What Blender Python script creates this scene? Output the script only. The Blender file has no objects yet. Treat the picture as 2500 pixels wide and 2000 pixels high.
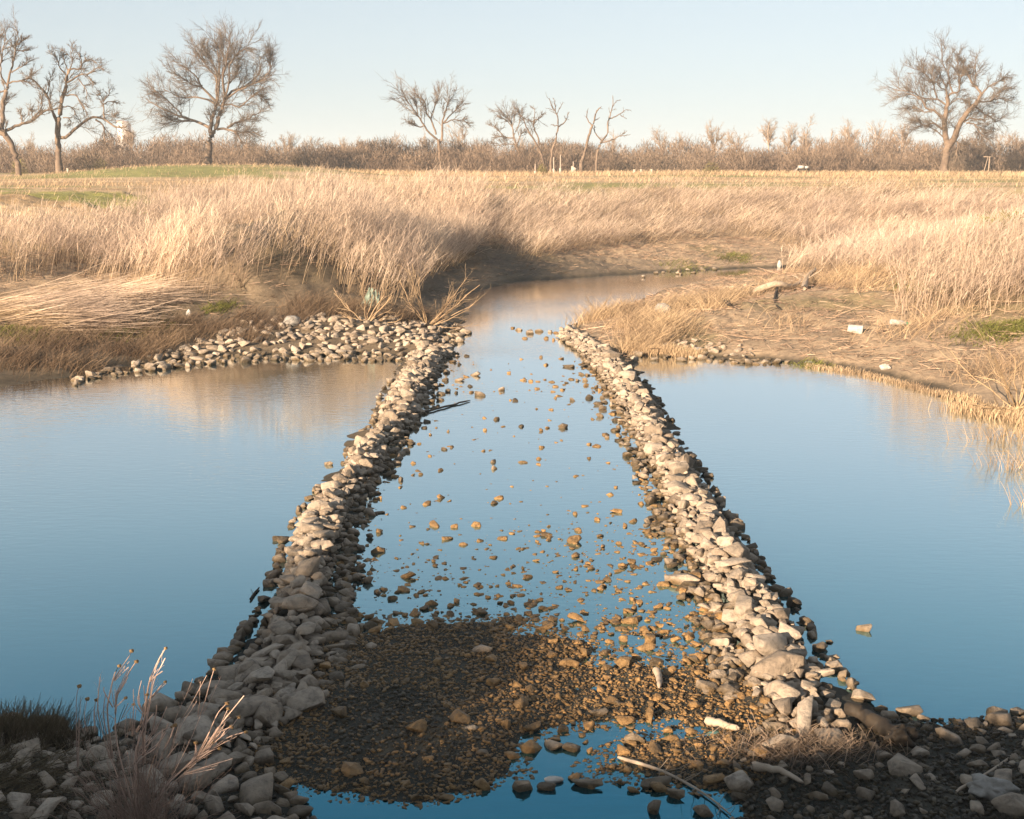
import bpy, bmesh, math, numpy as np
from mathutils import Vector, Matrix
R = math.radians
sc = bpy.context.scene
# ------------------------------------------------------------------ camera
FPX, HOR = 2602.0, 340.0              # focal length and horizon row for a 2156 x 1725 frame
CAMZ = 6.0
PITCH = math.atan((862.5 - HOR) / FPX)
cd = bpy.data.cameras.new('camera'); cam = bpy.data.objects.new('camera', cd)
sc.collection.objects.link(cam); sc.camera = cam
cam.location = (0, 0, CAMZ); cam.rotation_euler = (math.pi / 2 - PITCH, 0, 0)
cd.sensor_width = 36; cd.lens = 36 * FPX / 2156; cd.clip_start = 0.1; cd.clip_end = 8000
# ------------------------------------------------------------------ light
SUN_AZ, SUN_EL = R(38), R(16)         # shadows run towards (sin az, cos az)
w = bpy.data.worlds.new('World'); sc.world = w; w.use_nodes = True
nt = w.node_tree; bg = nt.nodes['Background']
sky = nt.nodes.new('ShaderNodeTexSky'); sky.sky_type = 'NISHITA'; sky.sun_disc = False
sky.sun_elevation = SUN_EL; sky.sun_rotation = math.pi + SUN_AZ
sky.air_density = 0.8; sky.dust_density = 0.6; sky.ozone_density = 1.8
hs = nt.nodes.new('ShaderNodeHueSaturation'); hs.inputs['Saturation'].default_value = .58
gm = nt.nodes.new('ShaderNodeGamma'); gm.inputs[1].default_value = .55; nt.links.new(sky.outputs[0], gm.inputs[0]); nt.links.new(gm.outputs[0], hs.inputs['Color']); tn = nt.nodes.new('ShaderNodeMix'); tn.data_type = 'RGBA'; tn.blend_type = 'MULTIPLY'; tn.inputs[0].default_value = 1; tn.inputs[7].default_value = (.94, 1.0, 1.03, 1)
nt.links.new(hs.outputs[0], tn.inputs[6]); nt.links.new(tn.outputs[2], bg.inputs[0]); bg.inputs[1].default_value = 0.096
sl = bpy.data.lights.new('sun', 'SUN'); sl.energy = 5.0; sl.angle = R(0.5); sl.color = (1.0, 0.78, 0.56)
so = bpy.data.objects.new('sun', sl); sc.collection.objects.link(so)
sdir = Vector((-math.sin(SUN_AZ) * math.cos(SUN_EL), -math.cos(SUN_AZ) * math.cos(SUN_EL), math.sin(SUN_EL)))
so.rotation_euler = sdir.to_track_quat('Z', 'Y').to_euler(); so.location = (-40, -50, 30)
sc.view_settings.view_transform = 'Standard'; sc.view_settings.look = 'None'
sc.view_settings.exposure = 1.65; sc.view_settings.gamma = 1
sc.cycles.max_bounces = 6; sc.cycles.diffuse_bounces = 3; sc.cycles.glossy_bounces = 3
sc.cycles.transparent_max_bounces = 8; sc.cycles.caustics_reflective = False; sc.cycles.caustics_refractive = False

# ------------------------------------------------------------------ picture <-> place
ct, st = math.cos(PITCH), math.sin(PITCH)
def ray(x, y):
    a = (x - 1078) / FPX; b = (862.5 - y) / FPX
    return np.array([a, ct + st * b, -st + ct * b])
def W(x, y, z=0.0):
    d = ray(x, y); t = (z - CAMZ) / d[2]; return np.array([d[0] * t, d[1] * t, z])
def P(x, y, Y):
    d = ray(x, y); t = Y / d[1]; return np.array([d[0] * t, Y, CAMZ + d[2] * t])
def ppd(Y): return FPX / Y            # pixels of the 2156 frame per metre at depth Y

# ------------------------------------------------------------------ noise
def _h(ix, iy, s):
    n = (ix.astype(np.int64) * 374761393 + iy.astype(np.int64) * 668265263 + s * 1442695041) & 0xffffffff
    n = ((n ^ (n >> 13)) * 1274126177) & 0xffffffff
    return ((n ^ (n >> 16)) & 0xffff) / 65535.0
def vn(x, y, s=0):
    x = np.asarray(x, float); y = np.asarray(y, float)
    ix = np.floor(x); iy = np.floor(y); fx = x - ix; fy = y - iy
    fx = fx * fx * (3 - 2 * fx); fy = fy * fy * (3 - 2 * fy)
    a = _h(ix, iy, s); b = _h(ix + 1, iy, s); c = _h(ix, iy + 1, s); d = _h(ix + 1, iy + 1, s)
    return (a + (b - a) * fx) * (1 - fy) + (c + (d - c) * fx) * fy
def fbm(x, y, s=0, o=4):
    v = 0; a = 0.5
    for i in range(o):
        v = v + a * vn(np.asarray(x) * 2 ** i, np.asarray(y) * 2 ** i, s + i * 17); a *= 0.5
    return v
def sm(a, b, x):
    t = np.clip((np.asarray(x) - a) / (b - a), 0, 1); return t * t * (3 - 2 * t)

# ------------------------------------------------------------------ water outlines (from the water's edge on the ground plane)
def poly(pts, z=0.0): return np.array([W(a, b, z)[:2] for a, b in pts])
WAT = [poly(p) for p in (
 [(-1200,1490),(0,1515),(130,1535),(220,1552),(320,1500),(400,1450),(500,1370),(575,1255),(615,1130),(655,1065),(720,965),(790,875),(830,800),(850,747),
  (760,746),(600,748),(480,752),(370,760),(250,772),(150,792),(60,806),(0,814),(-300,850),(-1200,900)],
 [(1325,748),(1450,752),(1600,760),(1750,773),(1900,803),(2050,858),(2156,890),(2500,1000),(3200,1150),(3200,1480),(2500,1475),(2156,1500),(2000,1510),
  (1870,1505),(1790,1445),(1725,1380),(1680,1300),(1620,1230),(1585,1150),(1540,1080),(1480,990),(1430,940),(1390,850),(1340,775)],
 [(930,748),(955,705),(985,665),(975,625),(1080,592),(1250,583),(1400,573),(1560,565),(1740,562),(1740,570),(1580,582),(1440,600),(1330,635),(1250,665),(1195,695),(1235,745),
  (1290,810),(1330,880),(1375,960),(1400,1050),(1440,1130),(1480,1200),(1515,1280),(1500,1330),(1400,1345),(1270,1330),(1150,1305),(1000,1308),(860,1310),(760,1312),(700,1290),
  (700,1200),(745,1130),(775,1040),(805,960),(850,890),(915,810)],
 [(590,1645),(680,1672),(800,1690),(880,1697),(1000,1672),(1085,1640),(1070,1600),(1100,1545),(1250,1520),(1420,1522),(1440,1555),(1330,1565),(1240,1620),(1400,1650),
  (1520,1670),(1560,1725),(1560,1900),(700,1900),(640,1720)],
)]
def seg_d(px, py, pl):
    d = np.full(px.shape, 1e9); inside = np.zeros(px.shape, bool); n = len(pl)
    for i in range(n):
        ax, ay = pl[i]; bx, by = pl[(i + 1) % n]; ex, ey = bx - ax, by - ay
        t = np.clip(((px - ax) * ex + (py - ay) * ey) / (ex * ex + ey * ey + 1e-12), 0, 1)
        d = np.minimum(d, (px - ax - t * ex) ** 2 + (py - ay - t * ey) ** 2)
        if ay != by:
            c = ((ay > py) != (by > py)) & (px < (bx - ax) * (py - ay) / (by - ay) + ax); inside ^= c
    return np.sqrt(d), inside
def inpoly(px, py, pl): return seg_d(np.asarray(px, float), np.asarray(py, float), pl)[1]
def shore(px, py):
    px = np.asarray(px, float); py = np.asarray(py, float); s = np.full(px.shape, 1e9)
    for pl in WAT:
        d, i = seg_d(px, py, pl); s = np.where(i, np.minimum(s, -d), np.where(s < 0, s, np.minimum(s, d)))
    return s
BSX = [-1e3, -30, -21, -17.5, -15, -13.5, -12, -11.2, -9.9, -9.3, -8, -6.5, -5, -3, -1, 1, 4, 1e3]
BSZ = [4.6, 4.6, 4.7, 4.7, 4.6, 4.4, 4.1, 3.5, 3.5, 4.0, 3.75, 3.9, 4.2, 4.45, 4.4, 4.35, 4.4, 4.4]  # unseen levee crest heights, shaped span by span to shade the foreground
def H(px, py):
    px = np.asarray(px, float); py = np.asarray(py, float); s = shore(px, py); s = np.where(s > 0, s * (1 + 1.5 * sm(-2.5, -6, px) * sm(-16, -11, px) * sm(43, 50, py) * sm(66, 60, py)) * (1 - .30 * sm(-8, -14, px) * sm(24, 28, py)), s)
    rough = fbm(px * 1.3, py * 1.3, 3) - .47; fine = fbm(px * 7, py * 7, 9, 3) - .44
    far = np.interp(s + rough * 1.2, [-3, -1, 0, .5, 1, 3, 9, 22, 30, 1e4], [-.8, -.3, -.01, .12, .22, .5, 1.25, 4.0, 4.2, 4.2]) + \
        (rough * .35 + fine * .10) * sm(.3, 4, s) * (1 - sm(24, 34, s)) + (fbm(px * .04, py * .04, 5) - .47) * .5 * sm(20, 40, s)
    far = far + 1.35 * np.exp(-(((px + 36) / 17) ** 2 + ((py - 150) / 20) ** 2) ** 1.5)
    s2 = s + (fbm(px * 1.1, py * 1.4, 71) - .47) * 1.5 * ((px > -2.3) & (px < 3.2)) * sm(13.0, 14.2, py); bar = np.interp(s2, [-2, -.6, 0, .3, 1.0, 2.5], [-.35, -.12, -.01, .03, .045, .08]) - .10 * (fbm(px * .8, py * 1.1, 71) - .47) * (np.abs(s) < 1.2) * 0 + rough * (.055 + .08 * sm(-.2, 1.2, px)) * sm(-.3, .5, s) + fine * .04 * sm(-.4, .2, s)
    wetz = np.exp(-(((px - 2.1) / 1.5) ** 2 + ((py - 14.9) / 1.2) ** 2)); bar = bar - .075 * wetz * (s > 0)
    bar = bar + .045 * np.exp(-(((px + .9) / 1.2) ** 2 + ((py - 12.3) / .8) ** 2)) * (s > 0)
    side = np.where(px < -2.0, sm(2.0, 5, -px) * .35, sm(3.6, 7, px) * .22)
    near = bar + side * sm(.1, 1.6, s)
    z = near + (far - near) * sm(21, 25, py)
    cx = np.interp(px, BSX, BSZ); t = np.clip(py / 9.6, 0, 1)
    lev = cx * (1 - t) + (t < 1) * .25
    lev = np.where(py < 0, cx + .25, lev)
    return np.where(py < 9.6, np.maximum(lev, near * t), z)

# ------------------------------------------------------------------ mesh helpers
def mkmesh(name, V, faces, attrs=None, smooth=True):
    V = np.asarray(V, np.float32).reshape(-1, 3); me = bpy.data.meshes.new(name)
    faces = [np.asarray(f, np.int32) for f in faces if len(f)]
    nl = sum(f.size for f in faces); nf = sum(len(f) for f in faces)
    me.vertices.add(len(V)); me.vertices.foreach_set('co', V.ravel())
    me.loops.add(nl); me.loops.foreach_set('vertex_index', np.concatenate([f.ravel() for f in faces]))
    me.polygons.add(nf); st_, tot = [], 0
    for f in faces:
        st_.append(tot + np.arange(len(f)) * f.shape[1]); tot += f.size
    me.polygons.foreach_set('loop_start', np.concatenate(st_).astype(np.int32))
    if smooth: me.polygons.foreach_set('use_smooth', np.ones(nf, bool))
    me.update(calc_edges=True)
    for k, a in (attrs or {}).items():
        a = np.asarray(a, np.float32)
        if a.ndim == 1:
            at = me.attributes.new(k, 'FLOAT', 'POINT'); at.data.foreach_set('value', a)
        else:
            at = me.color_attributes.new(k, 'FLOAT_COLOR', 'POINT')
            at.data.foreach_set('color', np.hstack([a, np.ones((len(a), 1), np.float32)]).ravel())
    return me
def tag(o, label=None, cat=None, group=None, kind=None):
    if label: o['label'] = label
    if cat: o['category'] = cat
    if group: o['group'] = group
    if kind: o['kind'] = kind
    return o
def link(name, me, mat, parent=None, loc=None):
    o = bpy.data.objects.new(name, me); sc.collection.objects.link(o)
    if mat and me and not me.materials: me.materials.append(mat)
    if parent: o.parent = parent
    if loc is not None: o.location = loc
    return o
def empty(name, loc, **k):
    o = bpy.data.objects.new(name, None); sc.collection.objects.link(o); o.location = loc; return tag(o, **k)

def tube_arrays(Pts, Rad, sides):
    """Pts (M,n,3), Rad (M,n) -> verts, quads, h"""
    M, n, _ = Pts.shape
    T = np.gradient(Pts, axis=1); T /= np.linalg.norm(T, axis=2, keepdims=True) + 1e-9
    ref = np.where(np.abs(T[..., 2:3]) > .9, np.array([1., 0, 0]), np.array([0, 0, 1.]))
    A = np.cross(T, ref); A /= np.linalg.norm(A, axis=2, keepdims=True) + 1e-9; B = np.cross(T, A)
    an = np.arange(sides) * 2 * math.pi / sides
    V = Pts[:, :, None] + Rad[:, :, None, None] * (A[:, :, None] * np.cos(an)[:, None] + B[:, :, None] * np.sin(an)[:, None])
    i = np.arange(M)[:, None, None] * n * sides; j = np.arange(n - 1)[:, None] * sides; k = np.arange(sides)
    k2 = (k + 1) % sides; a = i + j + k; b = i + j + k2
    F = np.stack([a, b, b + sides, a + sides], -1).reshape(-1, 4)
    return V.reshape(-1, 3), F
def ribbon_arrays(Pts, Wd, S):
    M, n, _ = Pts.shape
    V = np.stack([Pts - S[:, None] * Wd[..., None] * .5, Pts + S[:, None] * Wd[..., None] * .5], 2)
    i = np.arange(M)[:, None] * n * 2; j = np.arange(n - 1) * 2; a = i + j
    F = np.stack([a, a + 1, a + 3, a + 2], -1).reshape(-1, 4)
    h = np.broadcast_to(np.linspace(0, 1, n)[None, :, None], (M, n, 2)).ravel()
    return V.reshape(-1, 3), F, h
class Acc:
    def __init__(s): s.V = []; s.F = []; s.h = []; s.n = 0
    def add(s, V, F, h=None):
        s.V.append(V); s.F.append(F + s.n); s.n += len(V); s.h.append(np.zeros(len(V)) if h is None else h)
    def mesh(s, name, attr=False, smooth=True):
        V = np.vstack(s.V); q = [f for f in s.F if f.shape[1] == 4]; t = [f for f in s.F if f.shape[1] == 3]
        return mkmesh(name, V, ([np.vstack(q)] if q else []) + ([np.vstack(t)] if t else []), {'h': np.concatenate(s.h)} if attr else None, smooth)
def resample(pts, n):
    pts = np.asarray(pts, float); d = np.r_[0, np.cumsum(np.linalg.norm(np.diff(pts, axis=0), axis=1))]
    t = np.linspace(0, d[-1], n); return np.stack([np.interp(t, d, pts[:, k]) for k in range(3)], 1)
def catmull(pts, n):
    pts = np.asarray(pts, float)
    if len(pts) < 3: return resample(pts, n)
    p = np.vstack([2 * pts[0] - pts[1], pts, 2 * pts[-1] - pts[-2]]); out = []
    for i in range(1, len(p) - 2):
        for t in np.linspace(0, 1, 6, endpoint=False):
            a, b, c, d = p[i - 1], p[i], p[i + 1], p[i + 2]
            out.append(.5 * ((2 * b) + (-a + c) * t + (2 * a - 5 * b + 4 * c - d) * t * t + (-a + 3 * b - 3 * c + d) * t ** 3))
    out.append(p[-2]); return resample(out, n)

# ------------------------------------------------------------------ materials
def mat(name):
    m = bpy.data.materials.new(name); m.use_nodes = True; t = m.node_tree
    return m, t, t.nodes['Principled BSDF'], t.nodes, t.links
def ramp(t, stops, interp='LINEAR'):
    r = t.nodes.new('ShaderNodeValToRGB'); r.color_ramp.interpolation = interp; e = r.color_ramp.elements
    while len(e) < len(stops): e.new(0.5)
    for k, (p, c) in enumerate(stops): e[k].position = p; e[k].color = (*c, 1)
    return r
def noise(t, scale, detail=4, rough=.6, vec=None):
    n = t.nodes.new('ShaderNodeTexNoise'); n.inputs['Scale'].default_value = scale; n.inputs['Detail'].default_value = detail
    n.inputs['Roughness'].default_value = rough
    if vec is not None: t.links.new(vec, n.inputs['Vector'])
    return n
def mixc(t, mode, fac, a, b):
    m = t.nodes.new('ShaderNodeMix'); m.data_type = 'RGBA'; m.blend_type = mode
    for s, v in ((m.inputs[0], fac), (m.inputs[6], a), (m.inputs[7], b)):
        if hasattr(v, 'links'): t.links.new(v, s)
        else: s.default_value = v if not isinstance(v, tuple) else (*v, 1)
    return m.outputs[2]
def bump(t, h, dist, strength=1.0):
    b = t.nodes.new('ShaderNodeBump'); b.inputs['Distance'].default_value = dist; b.inputs['Strength'].default_value = strength
    t.links.new(h, b.inputs['Height']); return b.outputs[0]
def plain(name, col, rough=.8, col2=None, scale=8):
    m, t, b, N, L = mat(name); b.inputs['Roughness'].default_value = rough
    geo = N.new('ShaderNodeNewGeometry'); n = noise(t, scale, 5, .65, geo.outputs['Position'])
    c2 = col2 or tuple(c * .6 for c in col)
    r = ramp(t, [(.3, c2), (.65, col)]); L.new(n.outputs[0], r.inputs[0]); L.new(r.outputs[0], b.inputs['Base Color'])
    L.new(bump(t, n.outputs[0], .02, .5), b.inputs['Normal']); return m

def rock_mat(name='limestone_rock', lift=0.0, dull=1.0, tint=(1, 1, 1)):
    m, t, b, N, L = mat(name)
    geo = N.new('ShaderNodeNewGeometry'); pos = geo.outputs['Position']
    isl = ramp(t, [(0, (.21, .165, .125)), (.3, (.32, .26, .20)), (.7, (.39, .32, .25)), (1, (.46, .385, .31))]); L.new(geo.outputs['Random Per Island'], isl.inputs[0])
    n1 = noise(t, 9, 6, .65, pos); r1 = ramp(t, [(.32, (.50, .49, .48)), (.5, (.95, .94, .92)), (.7, (1.18, 1.14, 1.08))]); L.new(n1.outputs[0], r1.inputs[0])
    c = mixc(t, 'MULTIPLY', 1.0, isl.outputs[0], r1.outputs[0])
    sep = N.new('ShaderNodeSeparateXYZ'); L.new(pos, sep.inputs[0])
    n2 = noise(t, 5, 3, .5, pos); ad = N.new('ShaderNodeMath'); ad.operation = 'MULTIPLY_ADD'
    L.new(n2.outputs[0], ad.inputs[0]); ad.inputs[1].default_value = .22; L.new(sep.outputs[2], ad.inputs[2])
    ad2 = N.new('ShaderNodeMath'); ad2.operation = 'MULTIPLY_ADD'; L.new(geo.outputs['Random Per Island'], ad2.inputs[0]); ad2.inputs[1].default_value = .08; L.new(ad.outputs[0], ad2.inputs[2])
    st_ = ramp(t, [(0.17 + lift, (0, 0, 0)), (.30 + lift * 1.2, (1, 1, 1))]); L.new(ad2.outputs[0], st_.inputs[0])
    n3 = noise(t, 14, 4, .6, pos); alg = ramp(t, [(.3, tuple(c * dull for c in (.075, .048, .02))), (.7, tuple(c * dull for c in (.19, .125, .055)))]); L.new(n3.outputs[0], alg.inputs[0])
    var_ = ramp(t, [(0, (.45, .47, .50)), (.5, (.8, .8, .8)), (1, (1.2, 1.15, 1.1))]); L.new(geo.outputs['Random Per Island'], var_.inputs[0])
    c = mixc(t, 'MIX', st_.outputs[0], mixc(t, 'MULTIPLY', 1.0, alg.outputs[0], var_.outputs[0]), c)
    c = mixc(t, 'MULTIPLY', 1.0, c, tint)
    L.new(c, b.inputs['Base Color'])
    rr = N.new('ShaderNodeMapRange'); L.new(st_.outputs[0], rr.inputs[0]); rr.inputs[3].default_value = .5; rr.inputs[4].default_value = .92
    L.new(rr.outputs[0], b.inputs['Roughness'])
    nb = noise(t, 22, 8, .7, pos); L.new(bump(t, nb.outputs[0], .045, .9), b.inputs['Normal'])
    return m
def strand_mat(name, base, tip, var=.35, trans=.35, rough=.9):
    m, t, b, N, L = mat(name); N.remove(b)
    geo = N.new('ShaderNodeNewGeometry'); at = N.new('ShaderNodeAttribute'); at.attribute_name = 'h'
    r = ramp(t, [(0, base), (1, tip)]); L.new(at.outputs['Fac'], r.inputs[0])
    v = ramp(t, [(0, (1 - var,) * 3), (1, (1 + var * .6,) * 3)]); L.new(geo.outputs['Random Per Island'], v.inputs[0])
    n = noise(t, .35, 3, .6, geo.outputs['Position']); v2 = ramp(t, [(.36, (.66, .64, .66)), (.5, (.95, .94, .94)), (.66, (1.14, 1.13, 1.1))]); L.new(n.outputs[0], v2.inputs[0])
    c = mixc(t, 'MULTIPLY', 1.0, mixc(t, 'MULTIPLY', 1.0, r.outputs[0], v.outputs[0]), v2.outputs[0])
    d = N.new('ShaderNodeBsdfDiffuse'); tr = N.new('ShaderNodeBsdfTranslucent'); mx = N.new('ShaderNodeMixShader'); mx.inputs[0].default_value = trans
    L.new(c, d.inputs[0]); L.new(c, tr.inputs[0]); L.new(d.outputs[0], mx.inputs[1]); L.new(tr.outputs[0], mx.inputs[2])
    L.new(mx.outputs[0], N['Material Output'].inputs[0]); return m
def ground_mat():
    m, t, b, N, L = mat('earth_and_turf'); b.inputs['Roughness'].default_value = .95
    geo = N.new('ShaderNodeNewGeometry'); pos = geo.outputs['Position']
    at = N.new('ShaderNodeAttribute'); at.attribute_name = 'col'
    n = noise(t, 6, 8, .7, pos); r = ramp(t, [(.3, (.55, .55, .55)), (.7, (1.3, 1.3, 1.3))]); L.new(n.outputs[0], r.inputs[0])
    n2 = noise(t, .5, 5, .6, pos); r2 = ramp(t, [(.35, (.8, .8, .8)), (.65, (1.15, 1.15, 1.15))]); L.new(n2.outputs[0], r2.inputs[0])
    c = mixc(t, 'MULTIPLY', 1.0, mixc(t, 'MULTIPLY', 1.0, at.outputs['Color'], r.outputs[0]), r2.outputs[0])
    L.new(c, b.inputs['Base Color']); nb = noise(t, 18, 8, .75, pos); L.new(bump(t, nb.outputs[0], .05, .8), b.inputs['Normal'])
    return m
def water_mat():
    m, t, b, N, L = mat('river_water'); N.remove(b)
    geo = N.new('ShaderNodeNewGeometry')
    mp = N.new('ShaderNodeMapping'); mp.inputs['Scale'].default_value = (.9, 2.4, 1); mp.inputs['Rotation'].default_value = (0, 0, R(12)); L.new(geo.outputs['Position'], mp.inputs[0])
    n = noise(t, 3.2, 3, .55, mp.outputs[0])
    n0 = noise(t, .12, 2, .5, geo.outputs['Position']); calm = ramp(t, [(.40, (.35,) * 3), (.60, (1.2,) * 3)]); L.new(n0.outputs[0], calm.inputs[0])
    mul = N.new('ShaderNodeMath'); mul.operation = 'MULTIPLY'; L.new(n.outputs[0], mul.inputs[0]); L.new(calm.outputs[0], mul.inputs[1])
    nrm = bump(t, mul.outputs[0], .010, .6)
    gl = N.new('ShaderNodeBsdfGlossy'); gl.inputs['Roughness'].default_value = .03; lw = N.new('ShaderNodeLayerWeight'); lw.inputs[0].default_value = .5; wt = ramp(t, [(.52, (.15, .54, .74)), (.66, (.52, .80, .88)), (.78, (.86, .96, .98)), (.88, (1, 1, 1))]); L.new(lw.outputs['Facing'], wt.inputs[0]); L.new(wt.outputs[0], gl.inputs[0]); L.new(nrm, gl.inputs['Normal'])
    df = N.new('ShaderNodeBsdfDiffuse'); df.inputs[0].default_value = (.010, .030, .036, 1)
    fr = ramp(t, [(.35, (.25,) * 3), (.6, (.56,) * 3), (.73, (.76,) * 3), (.84, (.84,) * 3), (.95, (.78,) * 3)]); L.new(lw.outputs['Facing'], fr.inputs[0])
    mx = N.new('ShaderNodeMixShader'); L.new(fr.outputs[0], mx.inputs[0]); L.new(df.outputs[0], mx.inputs[1]); L.new(gl.outputs[0], mx.inputs[2])
    L.new(mx.outputs[0], N['Material Output'].inputs[0]); return m
M_rock = rock_mat(); M_mud = rock_mat('muddy_stone', .45, 2.0, (1.0, .91, .80)); M_shore = rock_mat('shade_tinted_stone', .10, .6, (.72, .78, .76)); M_ground = ground_mat(); M_water = water_mat()  # M_shore: cool dim tint of the foreground shade put into the stone colour
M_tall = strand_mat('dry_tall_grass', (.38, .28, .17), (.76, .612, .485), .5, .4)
M_straw = strand_mat('straw_litter', (.47, .34, .21), (.52, .39, .25), .5, .2)
M_debris = strand_mat('dark_debris', (.13, .09, .06), (.21, .15, .10), .5, .1)
M_litter = strand_mat('bank_litter', (.36, .25, .175), (.46, .335, .24), .6, .1)
M_scrub = strand_mat('bare_scrub', (.225, .165, .12), (.33, .25, .185), .45, .15)
M_scrubg = strand_mat('budding_scrub', (.24, .20, .09), (.34, .30, .12), .3, .3)
M_bark = plain('bark', (.215, .155, .11), .95, (.09, .062, .045), 1.2)
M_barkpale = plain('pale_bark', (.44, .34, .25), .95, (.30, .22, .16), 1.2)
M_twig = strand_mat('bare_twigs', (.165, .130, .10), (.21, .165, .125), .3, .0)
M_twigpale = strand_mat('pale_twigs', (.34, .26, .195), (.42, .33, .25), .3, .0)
M_green = strand_mat('fresh_green_grass', (.13, .14, .04), (.24, .24, .07), .4, .4)
M_darktuft = strand_mat('dark_tuft', (.07, .055, .04), (.14, .11, .07), .4, .2)
M_weed = strand_mat('dead_weed_stem', (.30, .215, .17), (.80, .58, .47), .25, .1)
M_drift = plain('driftwood', (.41, .33, .25), .9, (.33, .25, .18), 9)
M_darkwood = plain('waterlogged_wood', (.040, .028, .016), .8, (.015, .011, .008), 6)
M_white = plain('white_plastic', (.50, .47, .43), .5, (.30, .27, .23), 9)
M_cream = plain('weathered_cream_paint', (.45, .37, .30), .8, (.34, .27, .21), 6)
M_teal = plain('teal_sheet', (.30, .37, .30), .7, (.20, .25, .20), 6)
M_greenp = plain('green_plastic', (.06, .36, .17), .4, (.03, .22, .1), 6)
M_sack = plain('grey_sack', (.32, .30, .27), .95, (.20, .185, .165), 10)
M_seed = plain('seed_head', (.34, .22, .10), .95, (.16, .09, .04), 30)

# ------------------------------------------------------------------ ground
def axis(parts):
    o = []
    for a, b, n, g in parts:
        t = np.linspace(0, 1, n, endpoint=False); o.append(a + (b - a) * (t ** g if g > 0 else 1 - (1 - t) ** (-g)))
    return np.concatenate(o + [[parts[-1][1]]])
xs = axis([(-2600, -40, 40, -3), (-40, -7, 110, -1.4), (-7, 9, 250, 1), (9, 45, 110, 1.4), (45, 2600, 40, 3)])
ys = axis([(-300, 0, 14, -2), (0, 9.5, 20, 1), (9.5, 18.5, 150, 1), (18.5, 36, 110, 1.2), (36, 82, 170, 1.05), (82, 230, 60, 1.2), (230, 3200, 26, 2.6)])
GX, GY = np.meshgrid(xs, ys); gx, gy = GX.ravel(), GY.ravel(); gz = H(gx, gy); S0 = shore(gx, gy)
scrx = 1078 + FPX * gx / np.maximum(gy, 1); nse = fbm(gx * .25, gy * .25, 40); nsf = fbm(gx * .9, gy * .9, 41)
def L3(a, b, t): return np.array(a)[None] * (1 - t)[:, None] + np.array(b)[None] * t[:, None]
mud = L3((.032, .032, .024), (.085, .074, .054), sm(.03, .16, gz + (nsf - .5) * .05))
bank = L3((.35, .255, .165), (.20, .165, .07), sm(.56, .70, nse) * .6)
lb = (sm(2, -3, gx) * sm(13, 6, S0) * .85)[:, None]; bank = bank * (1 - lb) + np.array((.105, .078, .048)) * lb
fb_shade = (np.exp(-(((gx - 2.5) / 6.5) ** 2 + ((gy - 65) / 7.0) ** 2) ** 2) * (gy > 56) * .85)[:, None]; bank = bank * (1 - fb_shade) + np.array((.085, .065, .042)) * fb_shade  # shade on the bank beyond the channel, darkened into the soil colour
field = L3((.40, .265, .135), (.52, .37, .215), sm(.38, .6, fbm(gx * .05, gy * .35, 60)))
grn = sm(.50, .62, fbm(gx * .045, gy * .13, 61) + .10 * np.exp(-((gx + 36) / 22) ** 2 - ((gy - 138) / 14) ** 2) + .06 * (scrx > 1950) + .07 * ((gy < 70) & (scrx < 400)))
field = field * (1 - grn[:, None]) + np.array((.25, .235, .065)) * grn[:, None]
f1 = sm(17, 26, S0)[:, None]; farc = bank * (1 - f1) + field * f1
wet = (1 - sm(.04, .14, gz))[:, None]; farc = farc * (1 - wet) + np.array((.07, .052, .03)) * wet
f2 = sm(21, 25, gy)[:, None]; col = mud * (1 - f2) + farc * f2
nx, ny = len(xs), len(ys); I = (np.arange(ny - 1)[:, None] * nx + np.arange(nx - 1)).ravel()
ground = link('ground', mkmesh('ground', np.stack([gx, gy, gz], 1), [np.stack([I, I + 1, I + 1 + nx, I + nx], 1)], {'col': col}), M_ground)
tag(ground, kind='structure')
wx = np.linspace(-75, 90, 34); wy = np.linspace(9.7, 84, 16); WX, WY = np.meshgrid(wx, wy)
I = (np.arange(15)[:, None] * 34 + np.arange(33)).ravel()
tag(link('water', mkmesh('water', np.stack([WX.ravel(), WY.ravel(), 0 * WX.ravel()], 1), [np.stack([I, I + 1, I + 35, I + 34], 1)]), M_water), kind='structure')

# ------------------------------------------------------------------ rocks
def rock_variant(seed, npts, bev, flat=(1, .8, .62)):
    rg = np.random.default_rng(seed); bm = bmesh.new()
    p = rg.normal(size=(npts, 3)); p /= np.linalg.norm(p, axis=1)[:, None]; p *= rg.uniform(.82, 1.05, (npts, 1))
    p = np.sign(p) * np.abs(p) ** rg.uniform(.75, 1.0)
    p *= np.array(flat) * rg.uniform(.85, 1.15, 3)
    for q in p: bm.verts.new(q)
    r = bmesh.ops.convex_hull(bm, input=bm.verts)
    for v in [v for v in bm.verts if not v.link_faces]: bm.verts.remove(v)
    if bev:
        bmesh.ops.dissolve_limit(bm, angle_limit=R(12), verts=bm.verts, edges=bm.edges)
        bmesh.ops.bevel(bm, geom=list(bm.edges), offset=bev, segments=2, affect='EDGES', profile=.5, clamp_overlap=True)
        bmesh.ops.triangulate(bm, faces=bm.faces)
    bm.verts.ensure_lookup_table(); bm.verts.index_update()
    V = np.array([v.co[:] for v in bm.verts]); F = np.array([[v.index for v in f.verts] for f in bm.faces]); bm.free()
    V = V / np.abs(V).max() * .5
    if bev: V = V * (1 + .10 * (fbm(V[:, 0:1] * 6 + 9, V[:, 1:2] * 6 + V[:, 2:3] * 5, seed, 2) - .37))
    return V, F
RK = [rock_variant(100 + i, 12 + i % 8, .075) for i in range(26)]
RKL = [rock_variant(300 + i, 10, 0) for i in range(14)]
RKME = [mkmesh('rock_%d' % i, V, [F]) for i, (V, F) in enumerate(RK)]
for me in RKME: me.materials.append(M_rock)
RKMU = [me.copy() for me in RKME]
for me in RKMU: me.materials[0] = M_mud
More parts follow.
